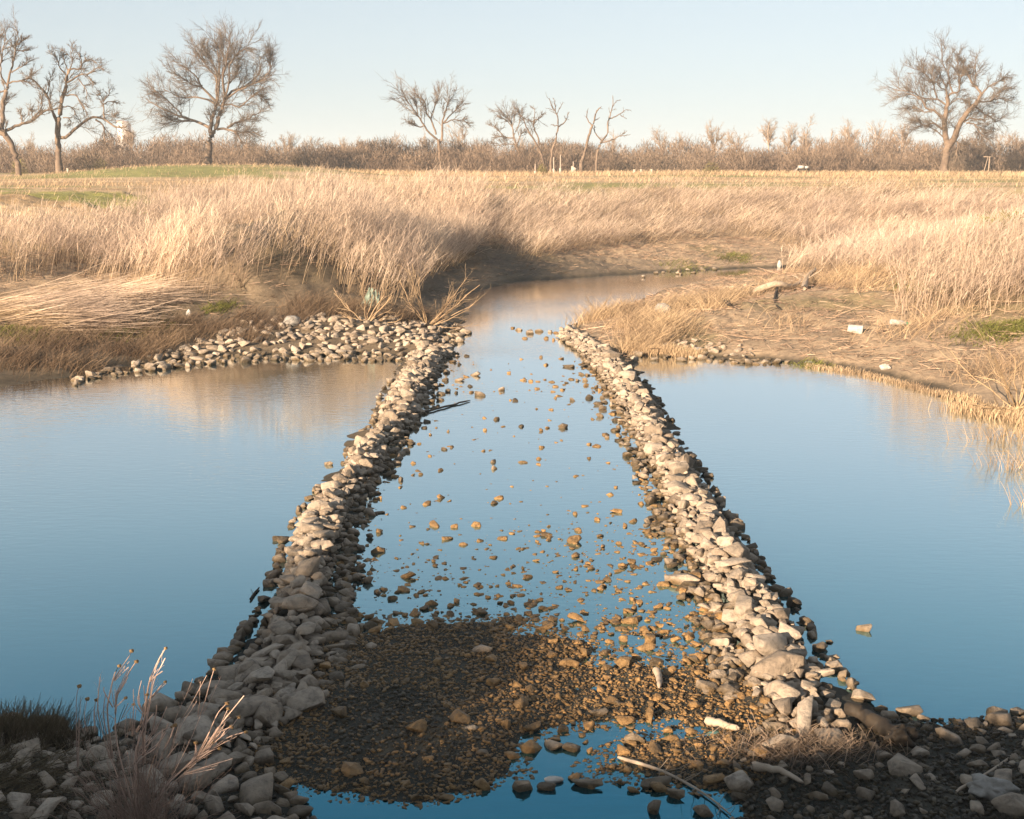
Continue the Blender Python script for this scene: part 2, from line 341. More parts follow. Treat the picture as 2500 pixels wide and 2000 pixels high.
def rotm(a, tx, ty):
    return np.array(Matrix.Rotation(a, 3, 'Z') @ Matrix.Rotation(tx, 3, 'X') @ Matrix.Rotation(ty, 3, 'Y'))
rng = np.random.default_rng(7)
def rock_thing(name, x, y, z, size, label, group=None, v=None, sxyz=(1, 1, 1), rot=None, cat='rock', mud=False):
    v = rng.integers(len(RK)) if v is None else v
    o = bpy.data.objects.new(name, (RKMU if mud else RKME)[v]); sc.collection.objects.link(o)
    o.location = (x, y, z); o.scale = tuple(size * s for s in sxyz)
    o.rotation_euler = rot or (rng.uniform(-.35, .35), rng.uniform(-.35, .35), rng.uniform(0, 6.28)); return tag(o, label, cat, group)
def rock_stuff(name, items, label, cat, low=False, m=None):
    bank_ = RKL if low else RK; A = Acc()
    for (x, y, z, s) in items:
        V, F = bank_[rng.integers(len(bank_))]
        M = rotm(rng.uniform(0, 6.28), rng.uniform(-.3, .3), rng.uniform(-.3, .3)) * (s * rng.uniform(.8, 1.2, 3) * np.array([1.1, 1, .75 if m is M_mud else 1]))[None]
        A.add(V @ M.T + np.array([x, y, z]), F)
    me = A.mesh(name, smooth=not low); return tag(link(name, me, m or M_rock), label, cat, None, 'stuff')
class Packer:
    def __init__(s, cell=.5): s.g = {}; s.c = cell
    def ok(s, x, y, r, k=1.0):
        cx, cy = int(x // s.c), int(y // s.c)
        for i in range(cx - 1, cx + 2):
            for j in range(cy - 1, cy + 2):
                for (a, b, q) in s.g.get((i, j), ()):
                    if (a - x) ** 2 + (b - y) ** 2 < (k * (r + q)) ** 2: return False
        s.g.setdefault((cx, cy), []).append((x, y, r)); return True
# the two rows
def row(cl, hmax, sizes, seed):
    cl = [(W(x, y, .15)[:2], w_ / ppd(W(x, y, .15)[1])) for x, y, w_ in cl]
    c = np.array([a for a, b in cl]); wd = np.array([b for a, b in cl])
    d = np.r_[0, np.cumsum(np.linalg.norm(np.diff(c, axis=0), axis=1))]; rg = np.random.default_rng(seed); out = []
    for layer, (smin, smax, tries, k, lift) in enumerate(sizes):
        pk = Packer(.6)
        for _ in range(tries):
            t = rg.uniform(0, d[-1]); u = rg.uniform(-1, 1)
            if layer == 2: u = rg.uniform(-.6, .6)
            x0 = np.interp(t, d, c[:, 0]); y0 = np.interp(t, d, c[:, 1]); w_ = np.interp(t, d, wd)
            e = .05; tx = np.interp(t + e, d, c[:, 0]) - np.interp(t - e, d, c[:, 0]); ty = np.interp(t + e, d, c[:, 1]) - np.interp(t - e, d, c[:, 1]); l = math.hypot(tx, ty)
            edge = 1 + .25 * (vn(t * 1.7, seed, 3) - .5)
            w_ = w_ * .76; x = x0 + ty / l * u * w_ * .5 * edge; y = y0 - tx / l * u * w_ * .5 * edge
            s = (smin + (smax - smin) * rg.uniform() ** 2.0) * (1.15 if y < 16 else 1.0); s *= 1.0 if abs(u) < .8 else .8
            if y < 11: continue
            if pk.ok(x, y, s * .5, k):
                prof = hmax * (1 - abs(u) ** 2.2) * (.75 + .5 * vn(t * .9, seed + 5, 1)) * (.42 + .58 * float(sm(12.8, 16.5, y))) + max(0, float(H(x, y)) - .05) * (y < 16)
                out.append((x, y, prof + lift + rg.uniform(-.03, .03), s, abs(u)))
    return out
LROW = [(915,735,110),(890,760,90),(868,800,95),(845,845,105),(835,885,100),(790,925,90),(765,970,95),(745,1010,85),(700,1050,110),(680,1100,130),(660,1150,140),(650,1200,140),(634,1250,150),(618,1310,185),(600,1370,225),(560,1440,270),(500,1510,290),(430,1580,270)]
RROW = [(1195,700,60),(1240,725,90),(1280,760,90),(1318,810,95),(1350,860,100),(1380,920,100),(1425,985,105),(1455,1050,130),(1485,1110,140),(1520,1170,150),(1545,1220,150),(1590,1280,180),(1620,1340,190),(1645,1400,210),(1680,1460,260),(1700,1520,240)]
def row_label(side, s, u, x, y):
    sz = 'large' if s > .40 else 'medium sized' if s > .27 else 'small'
    d = (x + 3.0) if side == 'left' else (x - 3.0); where = 'on the crest' if abs(u) < .4 else 'on the flank' if abs(u) < .8 else 'at the water edge'
    px = 862.5 + FPX * math.tan(math.atan2(CAMZ, y) - PITCH)
    if side == 'left': st = 'by the near shore' if px > 1440 else 'beside the gravel' if px > 1290 else 'between both waters'
    else: st = 'above the dead weeds' if px > 1440 else 'beside the gravel' if px > 1290 else 'between both waters'
    return '%s pale rock %s of the %s row, %s' % (sz.replace('medium sized', 'middling'), where, side, st)
def make_row(cl, seed, side):
    rk = row(cl, .20, [(.15, .42, 10000, .74, .0), (.12, .32, 6000, .78, .06), (.22, .50, 500, .95, .10)], seed)
    rk.sort(key=lambda r: -r[3] / r[1]); rk.sort(key=lambda r: r[1] > 19.5)
    n = 150
    for i, (x, y, z, s, u) in enumerate(rk[:n]):
        rock_thing('rock', x, y, z, s * rng.uniform(.95, 1.15), row_label(side, s, u, x, y), 'rocks of the %s row' % side, sxyz=(rng.uniform(.95, 1.45), rng.uniform(.75, 1.1), rng.uniform(.65, 1.05)))
    rock_stuff('row_rocks', [r[:4] for r in rk[n:]], 'heaped pale rocks making up the rest of the %s rock row' % side, 'rocks')
    return rk
LR = make_row(LROW, 11, 'left'); RR = make_row(RROW, 23, 'right')
print('rows', len(LR), len(RR))
# stones standing in the channel (picture x, y, width)
CH = '''1003,1104,24 942,1132,26 976,1145,20 1210,1137,34 1155,1134,20 1315,1106,24 1296,1076,28 1333,1096,20 1211,1081,16 958,1108,20 915,1104,30 868,1108,14 797,1159,32 759,1195,26
757,1060,1 929,1046,22 900,1058,26 849,1068,14 1010,1138,16 1097,1056,8 1155,1108,10 1130,1140,14 860,1212,34 913,1180,18 1098,1196,16 1134,1262,22 1111,1215,26 1050,1254,18 1013,1235,12 827,1259,22
908,1269,28 961,1264,26 870,1290,30 1210,1225,16 1235,1190,14 1265,1238,26 1178,1236,18 1310,1190,24 1365,1120,22 1420,1150,26 1383,1100,24 1270,1150,20 1302,1143,18 1395,1230,30 1465,1215,60 1440,1245,44
1385,1276,24 1450,1262,18 1334,1278,28 1300,1300,34 1330,1262,22 1406,1280,18 1500,1270,20 1350,1060,16 1283,1040,18 1297,1026,12 1240,964,14 1136,977,14 1039,972,16 1039,985,20 935,945,16 952,941,12
870,975,12 886,998,12 842,1026,12 1017,949,10 1141,941,14 1240,935,12 1182,927,8 1138,906,14 1098,897,16 1185,898,24 1020,905,12 1045,882,16 1085,842,20 1057,820,18 1131,818,12 1184,820,14 1215,800,18 1262,795,18
1205,842,16 1240,836,22 1258,850,22 1310,870,16 1340,890,18 1297,905,22 1279,921,16 1302,915,12 1262,876,20 1248,882,12 1198,770,26 1228,765,12 1150,768,14 1100,800,12 1075,842,10 1010,830,26 992,825,14
1130,860,10 935,770,20 920,790,16 1000,788,24 968,800,20 990,812,18 960,826,16 930,810,14 1322,935,20 1336,952,16 1376,985,20 1350,1010,14 872,893,14 906,915,12 943,908,10 882,934,12 905,960,10 927,990,14
1020,880,10 1160,862,12 1290,842,16 1322,846,20 1294,820,16 1290,800,20 1262,822,12 1170,838,10 1140,752,12 1115,700,22 1135,697,18 1158,698,16 1092,694,16 1080,690,12 1170,700,14 1105,712,12 1150,712,14 1165,716,10'''
pts = [tuple(map(float, q.split(','))) for q in CH.split()]
def stone_label(x, y, w_):
    a = 'nearest the gravel bar' if y > 1180 else 'halfway along the channel' if y > 1000 else 'in the open middle stretch' if y > 870 else 'in the cluster at the far end' if y > 740 else 'at the channel mouth'
    m = 'close to the left row' if x < 1000 else 'close to the right row' if x > 1240 else 'in midstream'
    return ('bigger' if w_ * 1000 / y > 21 else 'small') + ' brown wet stone ' + m + ', ' + a
for (x, y, wpx) in pts:
    if wpx < 5: continue
    p = W(x, y + wpx * .12, 0); s = wpx / ppd(p[1]) * 1.05
    rock_thing('channel_stone', p[0], p[1], s * .03, s, stone_label(x, y, wpx), 'stones in the water between the rows', sxyz=(1.05, .8, rng.uniform(.8, 1.2)), mud=(y > 1000 or wpx < 16))
LONE = [(1821,1322,36,'brown wedge shaped stone alone in the open water of the right pool',(1.1,.7,1.1)), (693,976,20,'small tan stone alone in the left pool beside the left row',(1,.8,.9)),
 (590,1132,34,'flat brown stone in the left pool just off the left row',(1.1,.8,.6)), (1635,1240,34,'dark angular stone in the right pool touching the right row',(1,.9,1.1)),
 (1673,1272,20,'small dark stone in the right pool just off the row',(1,.9,.9)), (1755,1385,28,'dark stone at the edge of the right pool, the higher of a pair',(1,.9,1)),
 (1746,1350,18,'small brown stone in the right pool above a dark pair',(1,.9,.7)), (1915,1495,56,'large brown block in the water at the end of the right row',(1.15,.8,1.0)),
 (1875,1505,44,'rounded brown rock beside a large brown block in the shallows',(1,.9,1)), (1855,1490,32,'brown rock at the waterline nearest the foot of the right row',(1,.9,.9)),
 (1950,1535,30,'squarish dark rock in the shallows right of a large brown block',(1,1,1)), (1478,987,22,'tan stone jutting from the right row into the right pool',(1.2,.8,.7)),
 (543,1330,1,'',(1,1,1)), (470,1370,30,'dark stone jutting into the left pool from the widening left row',(1,.8,1)),
 (1016,1372,44,'brown boulder sitting alone on the shaded gravel',(1.1,.8,.75)), (1378,1395,38,'pale topped blocky boulder on the sunlit gravel',(1,.9,1)),
 (1337,1555,50,'pale wedge shaped boulder at the edge of the puddle',(1,.8,1.2)), (1300,1485,22,'upright tooth shaped white stone on the gravel',(.8,.7,1.6)),
 (1262,1500,40,'tan block on the gravel left of an upright white stone',(1.1,.8,.8)), (1160,1566,48,'dark rounded rock in the puddle, left one of a pair',(1.1,.8,.8)), (1205,1572,44,'dark rounded rock in the puddle, right one of a pair',(1,.8,.8)),
 (1100,1655,46,'dark pyramid shaped rock at the lower edge of the puddle',(1,.9,1.2)), (1150,1655,40,'brown pointed rock right of a dark pyramid shaped rock',(1.1,.9,1)), (1240,1645,60,'low brown slab between the two puddles',(1.3,.8,.6)),
 (1016,1590,30,'pale round stone at the right edge of the shaded gravel',(1,.9,1)), (990,1545,34,'pinkish flat stone lying on the shaded gravel',(1.2,.8,.5)), (1183,1535,32,'tan stone with a pale top standing in the puddle',(1,.8,1)),
 (700,1345,60,'broad pale block lying beside the left row on the gravel edge',(1.2,.7,.7)), (715,1363,60,'thin tan slab lying below a broad pale block',(1.4,.5,.4)),
 (1425,1670,46,'pale triangular rock by the fallen branch at the bottom',(1,.9,1.2)), (1480,1705,50,'dark rounded rock at the bottom edge right of a pale triangular rock',(1,.9,1)), (1380,1700,44,'grey tipped rock at the bottom edge of the puddle',(.9,.9,1.2)),
 (1380,1645,60,'long smooth tan rock below the fallen branch',(1.3,.8,.7)), (1545,1185,70,'broad flat pale slab on top of the right row',(1.2,.7,.35)), (1440,1218,70,'flat pale topped slab at the inner foot of the right row',(1.2,.7,.6))]
for (x, y, wpx, lab, sxyz) in LONE:
    if not lab: continue
    p = W(x, y + wpx * .15, 0); s = wpx / ppd(p[1]) * 1.05; zt = .42 if 'on top of' in lab else max(0, float(H(p[0], p[1]))) + s * .10
    if zt > .3: p = W(x, y, zt)
    rock_thing('boulder', p[0], p[1], zt, s, lab, sxyz=sxyz, cat='boulder', rot=(0, rng.uniform(-.1, .1), rng.uniform(-.4, .4)))
# small stones in the channel
def scatter_px(n, xr, yr, fn, rg):
    o = []
    while len(o) < n:
        x = rg.uniform(*xr); y = rg.uniform(*yr)
        if rg.uniform() < fn(x, y): o.append((x, y))
    return o
rg = np.random.default_rng(5)
def chd(x, y):
    l = np.interp(y, [745, 850, 960, 1040, 1130, 1200, 1310], [925, 880, 810, 780, 745, 705, 710]); r = np.interp(y, [745, 850, 960, 1050, 1130, 1200, 1330], [1235, 1325, 1375, 1400, 1440, 1490, 1520])
    if not l < x < r: return 0
    v = .03 + .8 * math.exp(-((y - 1145) / 40) ** 2 - ((x - 1270) / 140) ** 2) * (.25 + .75 * (vn(x * .03, y * .05, 8) > .5)) + .55 * math.exp(-((y - 1310) / 28) ** 2) + .25 * math.exp(-((y - 1225) / 60) ** 2) + .6 * math.exp(-((x - r) / 45) ** 2) + .5 * math.exp(-((x - l) / 30) ** 2)
    v += .35 * math.exp(-((y - 810) / 35) ** 2) * (.3 + math.exp(-((x - 930) / 60) ** 2) + math.exp(-((x - 1270) / 60) ** 2)); return v
it = []
for (x, y) in scatter_px(2300, (690, 1530), (750, 1335), chd, rg):
    p = W(x, y, 0); s = .03 + .16 * rg.uniform() ** 3.6 * (1.3 if p[1] > 22 else 1); it.append((p[0], p[1], rg.uniform(-.2, .12) * s, s))
rock_stuff('channel_pebbles', it, 'small brown stones and pebbles just breaking the water between the rows', 'pebbles', m=M_mud)
# inner skirts of the rows: brown stones at the water's edge
it = []
for cl, sd in ((LROW, 1), (LROW, -1), (RROW, 1), (RROW, -1)):
    c = np.array(cl, float); 
    for _ in range(330 if (cl is LROW) == (sd > 0) else 110):
        y = rg.uniform(745, 1480); xc = np.interp(y, c[:, 1], c[:, 0]); wd = np.interp(y, c[:, 1], c[:, 2])
        inner = (cl is LROW) == (sd > 0); spread = (28 if inner else 5) * (y / 1100)
        x = xc + sd * (wd * .5 + abs(rg.normal(0, spread)) - 8); p = W(x, y, 0); s = rg.uniform(.10, .26); it.append((p[0], p[1], rg.uniform(-.02, .05), s))
rock_stuff('skirt_stones', it, 'brown waterline stones fringing both rock rows', 'rocks')
# gravel bar and shores
BAR = poly([(640,1290),(760,1303),(1000,1300),(1200,1300),(1520,1300),(1640,1420),(1640,1500),(1750,1560),(1620,1640),(1530,1680),(1230,1660),(1080,1650),(1000,1680),(880,1705),(700,1690),(560,1650),(500,1600),(560,1480),(620,1380)])
SHL = poly([(-120,1530),(130,1540),(230,1555),(320,1505),(430,1430),(620,1400),(640,1500),(560,1600),(600,1650),(660,1730),(660,1800),(-120,1800)])
SHR = poly([(1600,1530),(1760,1560),(1870,1510),(2000,1515),(2160,1500),(2280,1500),(2280,1800),(1480,1800),(1560,1700),(1500,1640)])
def in_reg(pl, n, rg, zmin=None, yl=None):
    lo = pl.min(0); hi = pl.max(0); p = rg.uniform(lo, hi, (n, 2)); k = inpoly(p[:, 0], p[:, 1], pl); p = p[k]; return p
rg = np.random.default_rng(31)
DRY = poly([(720,1470),(860,1455),(960,1500),(985,1560),(960,1620),(860,1640),(740,1620),(690,1560)])
for nm, pl, n, s0, s1, g, lab in (('gravel', BAR, 46000, .012, .070, 3.6, 'dark brown wet gravel covering the bar between the rows'), ('gravel', SHL, 7000, .02, .08, 2.5, 'grey gravel between the rocks of the left shore'), ('gravel', SHR, 11000, .02, .09, 2.5, 'dark gravel covering the right shore')):
    p = in_reg(pl, n, rg); z = H(p[:, 0], p[:, 1]); k = z > -.05; dr = inpoly(p[:, 0], p[:, 1], DRY); wetl, dryl = [], []
    for (x, y), zz, d in zip(p[k], z[k], dr[k]):
        sz = s0 + (s1 - s0) * rg.uniform() ** g; (dryl if (d and pl is BAR and rg.uniform() < .7) else wetl).append((x, y, max(zz, -.01) + sz * .12, sz))
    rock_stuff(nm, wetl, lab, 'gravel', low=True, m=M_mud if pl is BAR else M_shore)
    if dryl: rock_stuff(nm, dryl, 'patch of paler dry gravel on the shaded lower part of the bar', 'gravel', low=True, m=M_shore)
def size_word(s, y, ref=14.0):
    return 'large' if s > .34 else 'middling' if s > .22 else 'small'
def describe(label, x, y, z, s):
    px = sx0(x, y); w_ = size_word(s, y)
    if 'left shore' in label: w2 = ('behind' if y > 11.4 else 'beside') + ' the dead weed bush' if 200 < px < 470 else ('behind the dark grass tuft' if y > 12.3 else 'near the left frame edge') if px <= 200 else 'next to the gravel bar'
    elif 'right shore' in label: w2 = 'between the puddle and the dead weeds' if px < 1750 else 'around the split dark log' if px < 1980 else 'near the crumpled sack at right'
    elif 'gravel bar' in label: w2 = 'at its far edge' if y > 15.3 else 'on its shaded left part' if px < 980 else 'on its sunlit middle' if px < 1350 else 'close to the right row'
    elif 'stony apron' in label: w2 = 'at its left end' if px < 480 else 'in its middle' if px < 720 else 'by the left row'
    else: w2 = ''
    return (w_ + ' ' + label + (', ' + w2 if w2 else ''))
def sx0(x, y): return 1078 + FPX * x / y
def shore_rocks(pl, tries, smin, smax, k, name, label, group, seed, p3=2.0, lift=.1, cap=300, dens=None, rest=None):
    rg = np.random.default_rng(seed); pk = Packer(.6); lo = pl.min(0); hi = pl.max(0); c = rg.uniform(lo, hi, (tries, 2)); c = c[inpoly(c[:, 0], c[:, 1], pl)]
    zz = H(c[:, 0], c[:, 1]); o = []
    for (x, y), z in zip(c, zz):
        if dens and rg.uniform() > dens(x, y): continue
        if z > .62 and 'apron' in label: continue
        s = smin + (smax - smin) * rg.uniform() ** p3
        if pk.ok(x, y, s * .5, k): o.append((x, y, max(z, 0) + s * lift, s))
    o.sort(key=lambda r: -r[3] / r[1])
    for (x, y, z, s) in o[:cap]: rock_thing(name, x, y, z, s, describe(label, x, y, z, s), group, mud=(name == 'bar_stone'), sxyz=(rng.uniform(.95, 1.25), rng.uniform(.8, 1.1), rng.uniform(.75, 1.05)))
    print(name, group, len(o))
    if o[cap:] and rest: rock_stuff(name + 's', o[cap:], rest, 'rocks', m=M_mud if name == 'bar_stone' else None)
shore_rocks(SHL, 6500, .15, .50, .74, 'shore_rock', 'grey rock on the shaded left shore', 'rocks of the left shore', 41, 1.5, cap=150, rest='smaller grey rocks between the larger ones on the left shore')
shore_rocks(SHR, 3000, .10, .42, .90, 'shore_rock', 'grey rock on the shaded right shore', 'rocks of the right shore', 42, 2.2, cap=150, rest='smaller grey rocks between the larger ones on the right shore',
            dens=lambda x, y: .15 + .85 * sm(4.5, 6.2, x))
shore_rocks(BAR, 1500, .08, .26, 1.15, 'bar_stone', 'muddy brown stone on the gravel bar', 'stones of the gravel bar', 43, 2.4, cap=150, rest='smaller brown stones on the gravel bar',
            dens=lambda x, y: .12 + .88 * sm(-.3, 1.2, x + (14 - y) * -.35))
# riprap on the left bank (far side of the left pool)
RIP = poly([(150,800),(255,775),(380,760),(500,753),(700,748),(860,748),(940,735),(985,690),(950,670),(860,690),(800,672),(700,655),(620,665),(560,690),(440,722),(300,748),(160,785)], .2)
shore_rocks(RIP, 4200, .20, .46, .80, 'bank_rock', 'pale rock in the stony apron across the left pool', 'rocks of the stony apron', 44, 1.6, cap=150, lift=.12, rest='the smaller rocks filling the stony apron on the far left bank')
RB = poly([(1325,752),(1400,750),(1500,752),(1640,762),(1660,752),(1560,735),(1480,728),(1400,722),(1330,735)], .15)
shore_rocks(RB, 500, .14, .40, .9, 'bank_rock', 'pale flat stone where the right row meets the far bank', 'stones at the head of the right row', 45, 1.6, cap=70, lift=.1)
FB = poly([(1340,583),(1400,577),(1470,573),(1560,568),(1560,560),(1440,564),(1360,572)], .1)
shore_rocks(FB, 45, .18, .45, .9, 'bank_rock', 'pale stone at the waterline on the far side of the channel', 'stones across the channel', 46, 1.6, cap=14, lift=.12)

# ------------------------------------------------------------------ grasses and litter
def place(pl, n, rg, keep=None):
    lo = pl.min(0); hi = pl.max(0); p = rg.uniform(lo, hi, (n, 2)); k = inpoly(p[:, 0], p[:, 1], pl); p = p[k]
    z = H(p[:, 0], p[:, 1])
    if keep is not None: kk = keep(p[:, 0], p[:, 1], z); p, z = p[kk], z[kk]
    return np.column_stack([p, z])
def strands(acc, base, rg, length, lean, leandir, spread, w0, w1, n=5, droop=.35):
    M = len(base); L_ = length * rg.uniform(.6, 1.15, M) if np.isscalar(length) else length * rg.uniform(.75, 1.1, M)
    a = leandir + rg.normal(0, spread, M); ln = np.abs(lean + rg.normal(0, .12, M)) if np.isscalar(lean) else np.abs(lean + rg.normal(0, .12, M))
    D = np.stack([np.cos(a) * np.sin(ln), np.sin(a) * np.sin(ln), np.cos(ln)], 1)
    t = np.linspace(0, 1, n)[None, :, None]; Pp = base[:, None] + D[:, None] * t * L_[:, None, None]
    hor = np.stack([np.cos(a), np.sin(a), 0 * a], 1); Pp = Pp + hor[:, None] * (t ** 2) * (L_ * droop)[:, None, None] * np.sin(ln + .3)[:, None, None]
    Pp[..., 2] -= (t[..., 0] ** 2.2) * (L_ * droop * .35 * ln)[:, None]
    th = rg.uniform(-.9, .9, M); S_ = np.stack([np.cos(th), np.sin(th), rg.normal(0, .9, M) * np.clip(ln, 0, 1.3)], 1); S_ /= np.linalg.norm(S_, axis=1)[:, None]
    Wd = (w0 + (w1 - w0) * t[..., 0]) * rg.uniform(.7, 1.4, (M, 1)); V, F, h = ribbon_arrays(Pp, Wd, S_); acc.add(V, F, h); return Pp, a, L_
def plumes(acc, Pp, a, L_, rg, k=4, ln=.5, w=.012):
    M, n, _ = Pp.shape
    for j in range(k):
        t = rg.uniform(.45, 1.0, M) * (n - 1); i = np.minimum(t.astype(int), n - 2); f = (t - i)[:, None]; q = Pp[np.arange(M), i] * (1 - f) + Pp[np.arange(M), i + 1] * f
        d = Pp[:, -1] - Pp[:, -2]; d /= np.linalg.norm(d, axis=1)[:, None]; d = d + rg.normal(0, .42, (M, 3)); d /= np.linalg.norm(d, axis=1)[:, None]
        l = (L_ * ln * rg.uniform(.4, 1, M))[:, None, None]; tt = np.array([0., 1.])[None, :, None]; R_ = q[:, None] + d[:, None] * tt * l; R_[..., 2] -= (tt[..., 0] ** 2) * l[..., 0] * .12
        th = rg.uniform(-1.2, 1.2, M); S_ = np.stack([np.cos(th), np.sin(th), 0 * th], 1); Wd = np.broadcast_to(np.array([w * 1.2, w * .5]), (M, 2)) * rg.uniform(.6, 1.4, (M, 1))
        V, F, h = ribbon_arrays(R_, Wd, S_); acc.add(V, F, np.ones(len(V)) * rg.uniform(.7, 1))
def sx(x, y): return 1078 + FPX * x / y
rg = np.random.default_rng(77)
GL = poly([(-500,650),(-200,630),(0,620),(150,606),(300,630),(450,636),(560,628),(700,622),(800,626),(900,628),(955,618),(965,592),(900,560)], 1.0)
GLb = poly([(900,560),(880,500),(-500,500)], 2.2); GL = np.vstack([GL, W(1000, 520, 1.4)[:2][None], [[-2.5, 84]], [[-60, 84]], [[-60, 46]]])
def tall_keep(x, y, z):
    s_ = sx(x, y); zm = np.interp(s_, [0, 200, 420, 560, 900, 1500, 2156], [2.0, 2.2, 2.6, 2.85, 3.3, 3.4, 3.2]); zm = zm + (fbm(x * .5, y * .5, 90) - .47) * 1.2
    return (z > .55) & (z < zm) & (rng.uniform(size=len(x)) < (.35 + .65 * (fbm(x * .8, y * .8, 91) > .40)))
def tall_field(name, pl, n, label, seed, hgt=1.9, lean0=.30, extra=None):
    rg = np.random.default_rng(seed); b = place(pl, n, rg, tall_keep)
    if extra is not None: b = b[extra(b)]
    ln = lean0 + .55 * (fbm(b[:, 0] * .35, b[:, 1] * .35, 95) - .42) + .22 * sm(900, 1500, sx(b[:, 0], b[:, 1]))
    hh = hgt * (.86 + .14 * sm(150, 500, sx(b[:, 0], b[:, 1]))) * (.72 + .55 * fbm(b[:, 0] * .3, b[:, 1] * .3, 97)) * (1 + .05 * np.exp(-((b[:, 0] + 6.5) / 3.5) ** 2 - ((b[:, 1] - 54) / 6) ** 2)) ; A = Acc()
    Pp, a, L_ = strands(A, b, rg, hh, ln, 0.15, .8, .015, .008, n=5, droop=.30)
    plumes(A, Pp, a, L_, rg, 7, .38, .013); print(name, len(b))
    return tag(link(name, A.mesh(name, True), M_tall), label, 'grass', None, 'stuff')
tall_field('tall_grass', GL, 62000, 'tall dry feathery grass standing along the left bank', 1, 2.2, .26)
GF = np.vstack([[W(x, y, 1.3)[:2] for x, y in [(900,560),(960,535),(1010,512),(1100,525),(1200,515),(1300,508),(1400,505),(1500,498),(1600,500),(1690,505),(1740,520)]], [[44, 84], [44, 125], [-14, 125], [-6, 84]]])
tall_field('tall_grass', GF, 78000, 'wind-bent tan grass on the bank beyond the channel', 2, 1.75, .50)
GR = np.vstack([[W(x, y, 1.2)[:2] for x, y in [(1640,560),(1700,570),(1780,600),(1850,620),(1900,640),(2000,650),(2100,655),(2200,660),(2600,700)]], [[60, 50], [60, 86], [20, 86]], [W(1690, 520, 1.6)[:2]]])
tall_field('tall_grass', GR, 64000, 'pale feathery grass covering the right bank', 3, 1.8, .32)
# low meadow fringe
rg = np.random.default_rng(8); A = Acc()
pl = np.array([[-75, 45], [75, 40], [110, 150], [-110, 150]]); b = place(pl, 60000, rg, lambda x, y, z: (z > 2.2) & (rg.uniform(size=len(x)) < .3 + .7 * (fbm(x * .15, y * .15, 12) > .45)))
strands(A, b, rg, .32, .4, 0.2, 1.5, .03, .015, n=3); link_ = tag(link('meadow_grass', A.mesh('meadow_grass', True), M_straw), 'short dry grass over the flat meadow', 'grass', None, 'stuff')
A = Acc(); b = place(np.array([[-60, 160], [80, 150], [80, 195], [-60, 195]]), 14000, rg); strands(A, b, rg, .65, .4, 0.2, 1.5, .05, .02, n=3)
tag(link('meadow_grass', A.mesh('meadow_grass', True), M_straw), 'pale knee-high grass at the foot of the far scrub', 'grass', None, 'stuff')
# straw litter on the banks
rg = np.random.default_rng(9); A = Acc()
BK = np.array([[-45, 30], [-2, 36], [50, 24], [50, 66], [10, 82], [-45, 60]])
b = place(BK, 120000, rg, lambda x, y, z: (z > .10) & (z < 2.4)); b = b[~(inpoly(b[:, 0], b[:, 1], RIP) & (rg.uniform(size=len(b)) < .93))]; b[:, 2] += rg.uniform(.0, .10, len(b))
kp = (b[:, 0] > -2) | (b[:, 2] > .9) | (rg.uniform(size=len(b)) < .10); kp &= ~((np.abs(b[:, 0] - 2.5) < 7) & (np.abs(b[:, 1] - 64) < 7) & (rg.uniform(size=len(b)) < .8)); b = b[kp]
strands(A, b, rg, .32, 1.4, 0.1, 1.6, .020, .010, n=3, droop=.1)
c = b[rg.uniform(size=len(b)) < .40]; strands(A, c, rg, .26, .9, 0.1, 1.6, .012, .006, n=4, droop=.3); c = b[rg.uniform(size=len(b)) < .02]; strands(A, c, rg, 1.3, 1.45, 0.1, 1.6, .03, .015, n=4, droop=.05)
tag(link('straw_litter', A.mesh('straw_litter', True), M_litter), 'matted straw and flood litter covering the banks', 'straw', None, 'stuff')
rg = np.random.default_rng(19); A = Acc(); b = place(BK, 26000, rg, lambda x, y, z: (z > .15) & (z < 1.9) & (fbm(x * .6, y * .6, 33) > .46)); b[:, 2] += .03
strands(A, b, rg, .42, 1.25, 0.1, 1.8, .022, .010, n=4, droop=.2); tag(link('twig_litter', A.mesh('twig_litter', True), M_debris), 'dark twigs and flood debris strewn over the banks', 'twigs', None, 'stuff')
# brush lumps on the spit and along the bank
def brush(name, spots, label, m=None, L_=.7, w=.012, k=.5, seed=3, group=None):
    rg = np.random.default_rng(seed); A = Acc()
    for (x, y, z, r, n) in spots:
        g = W(x, y, z); q = g[None, :2] + rg.normal(0, r * k, (n, 2)); zz = H(q[:, 0], q[:, 1]); strands(A, np.column_stack([q, zz]), rg, L_, .55, rg.uniform(-.3, .6), 1.3, w, w * .5, n=5, droop=.5)
    return tag(link(name, A.mesh(name, True), m or M_straw), label, 'brush', group, 'stuff')
brush('dry_brush', [(1250,668,.3,1.0,500),(1300,655,.4,1.2,700),(1345,690,.3,1.1,800),(1390,700,.4,1.2,900),(1360,725,.2,.8,500),(1420,665,.4,1.1,500),(1480,650,.5,1.1,420),(1540,640,.6,1.2,380),(1640,625,.8,1.2,380),(1740,610,.9,1.3,500),(1330,735,.15,.5,260),(1500,660,.6,1.0,300),(1800,640,.8,1.1,300),(1860,620,.9,1.3,500),(1660,700,.4,1.2,120),(1900,720,.4,1.4,150),(2090,790,.35,1.3,260),(1960,690,.7,1.2,160)],
      'fluffy dry brush on the point between the channel and the right pool', L_=.75)
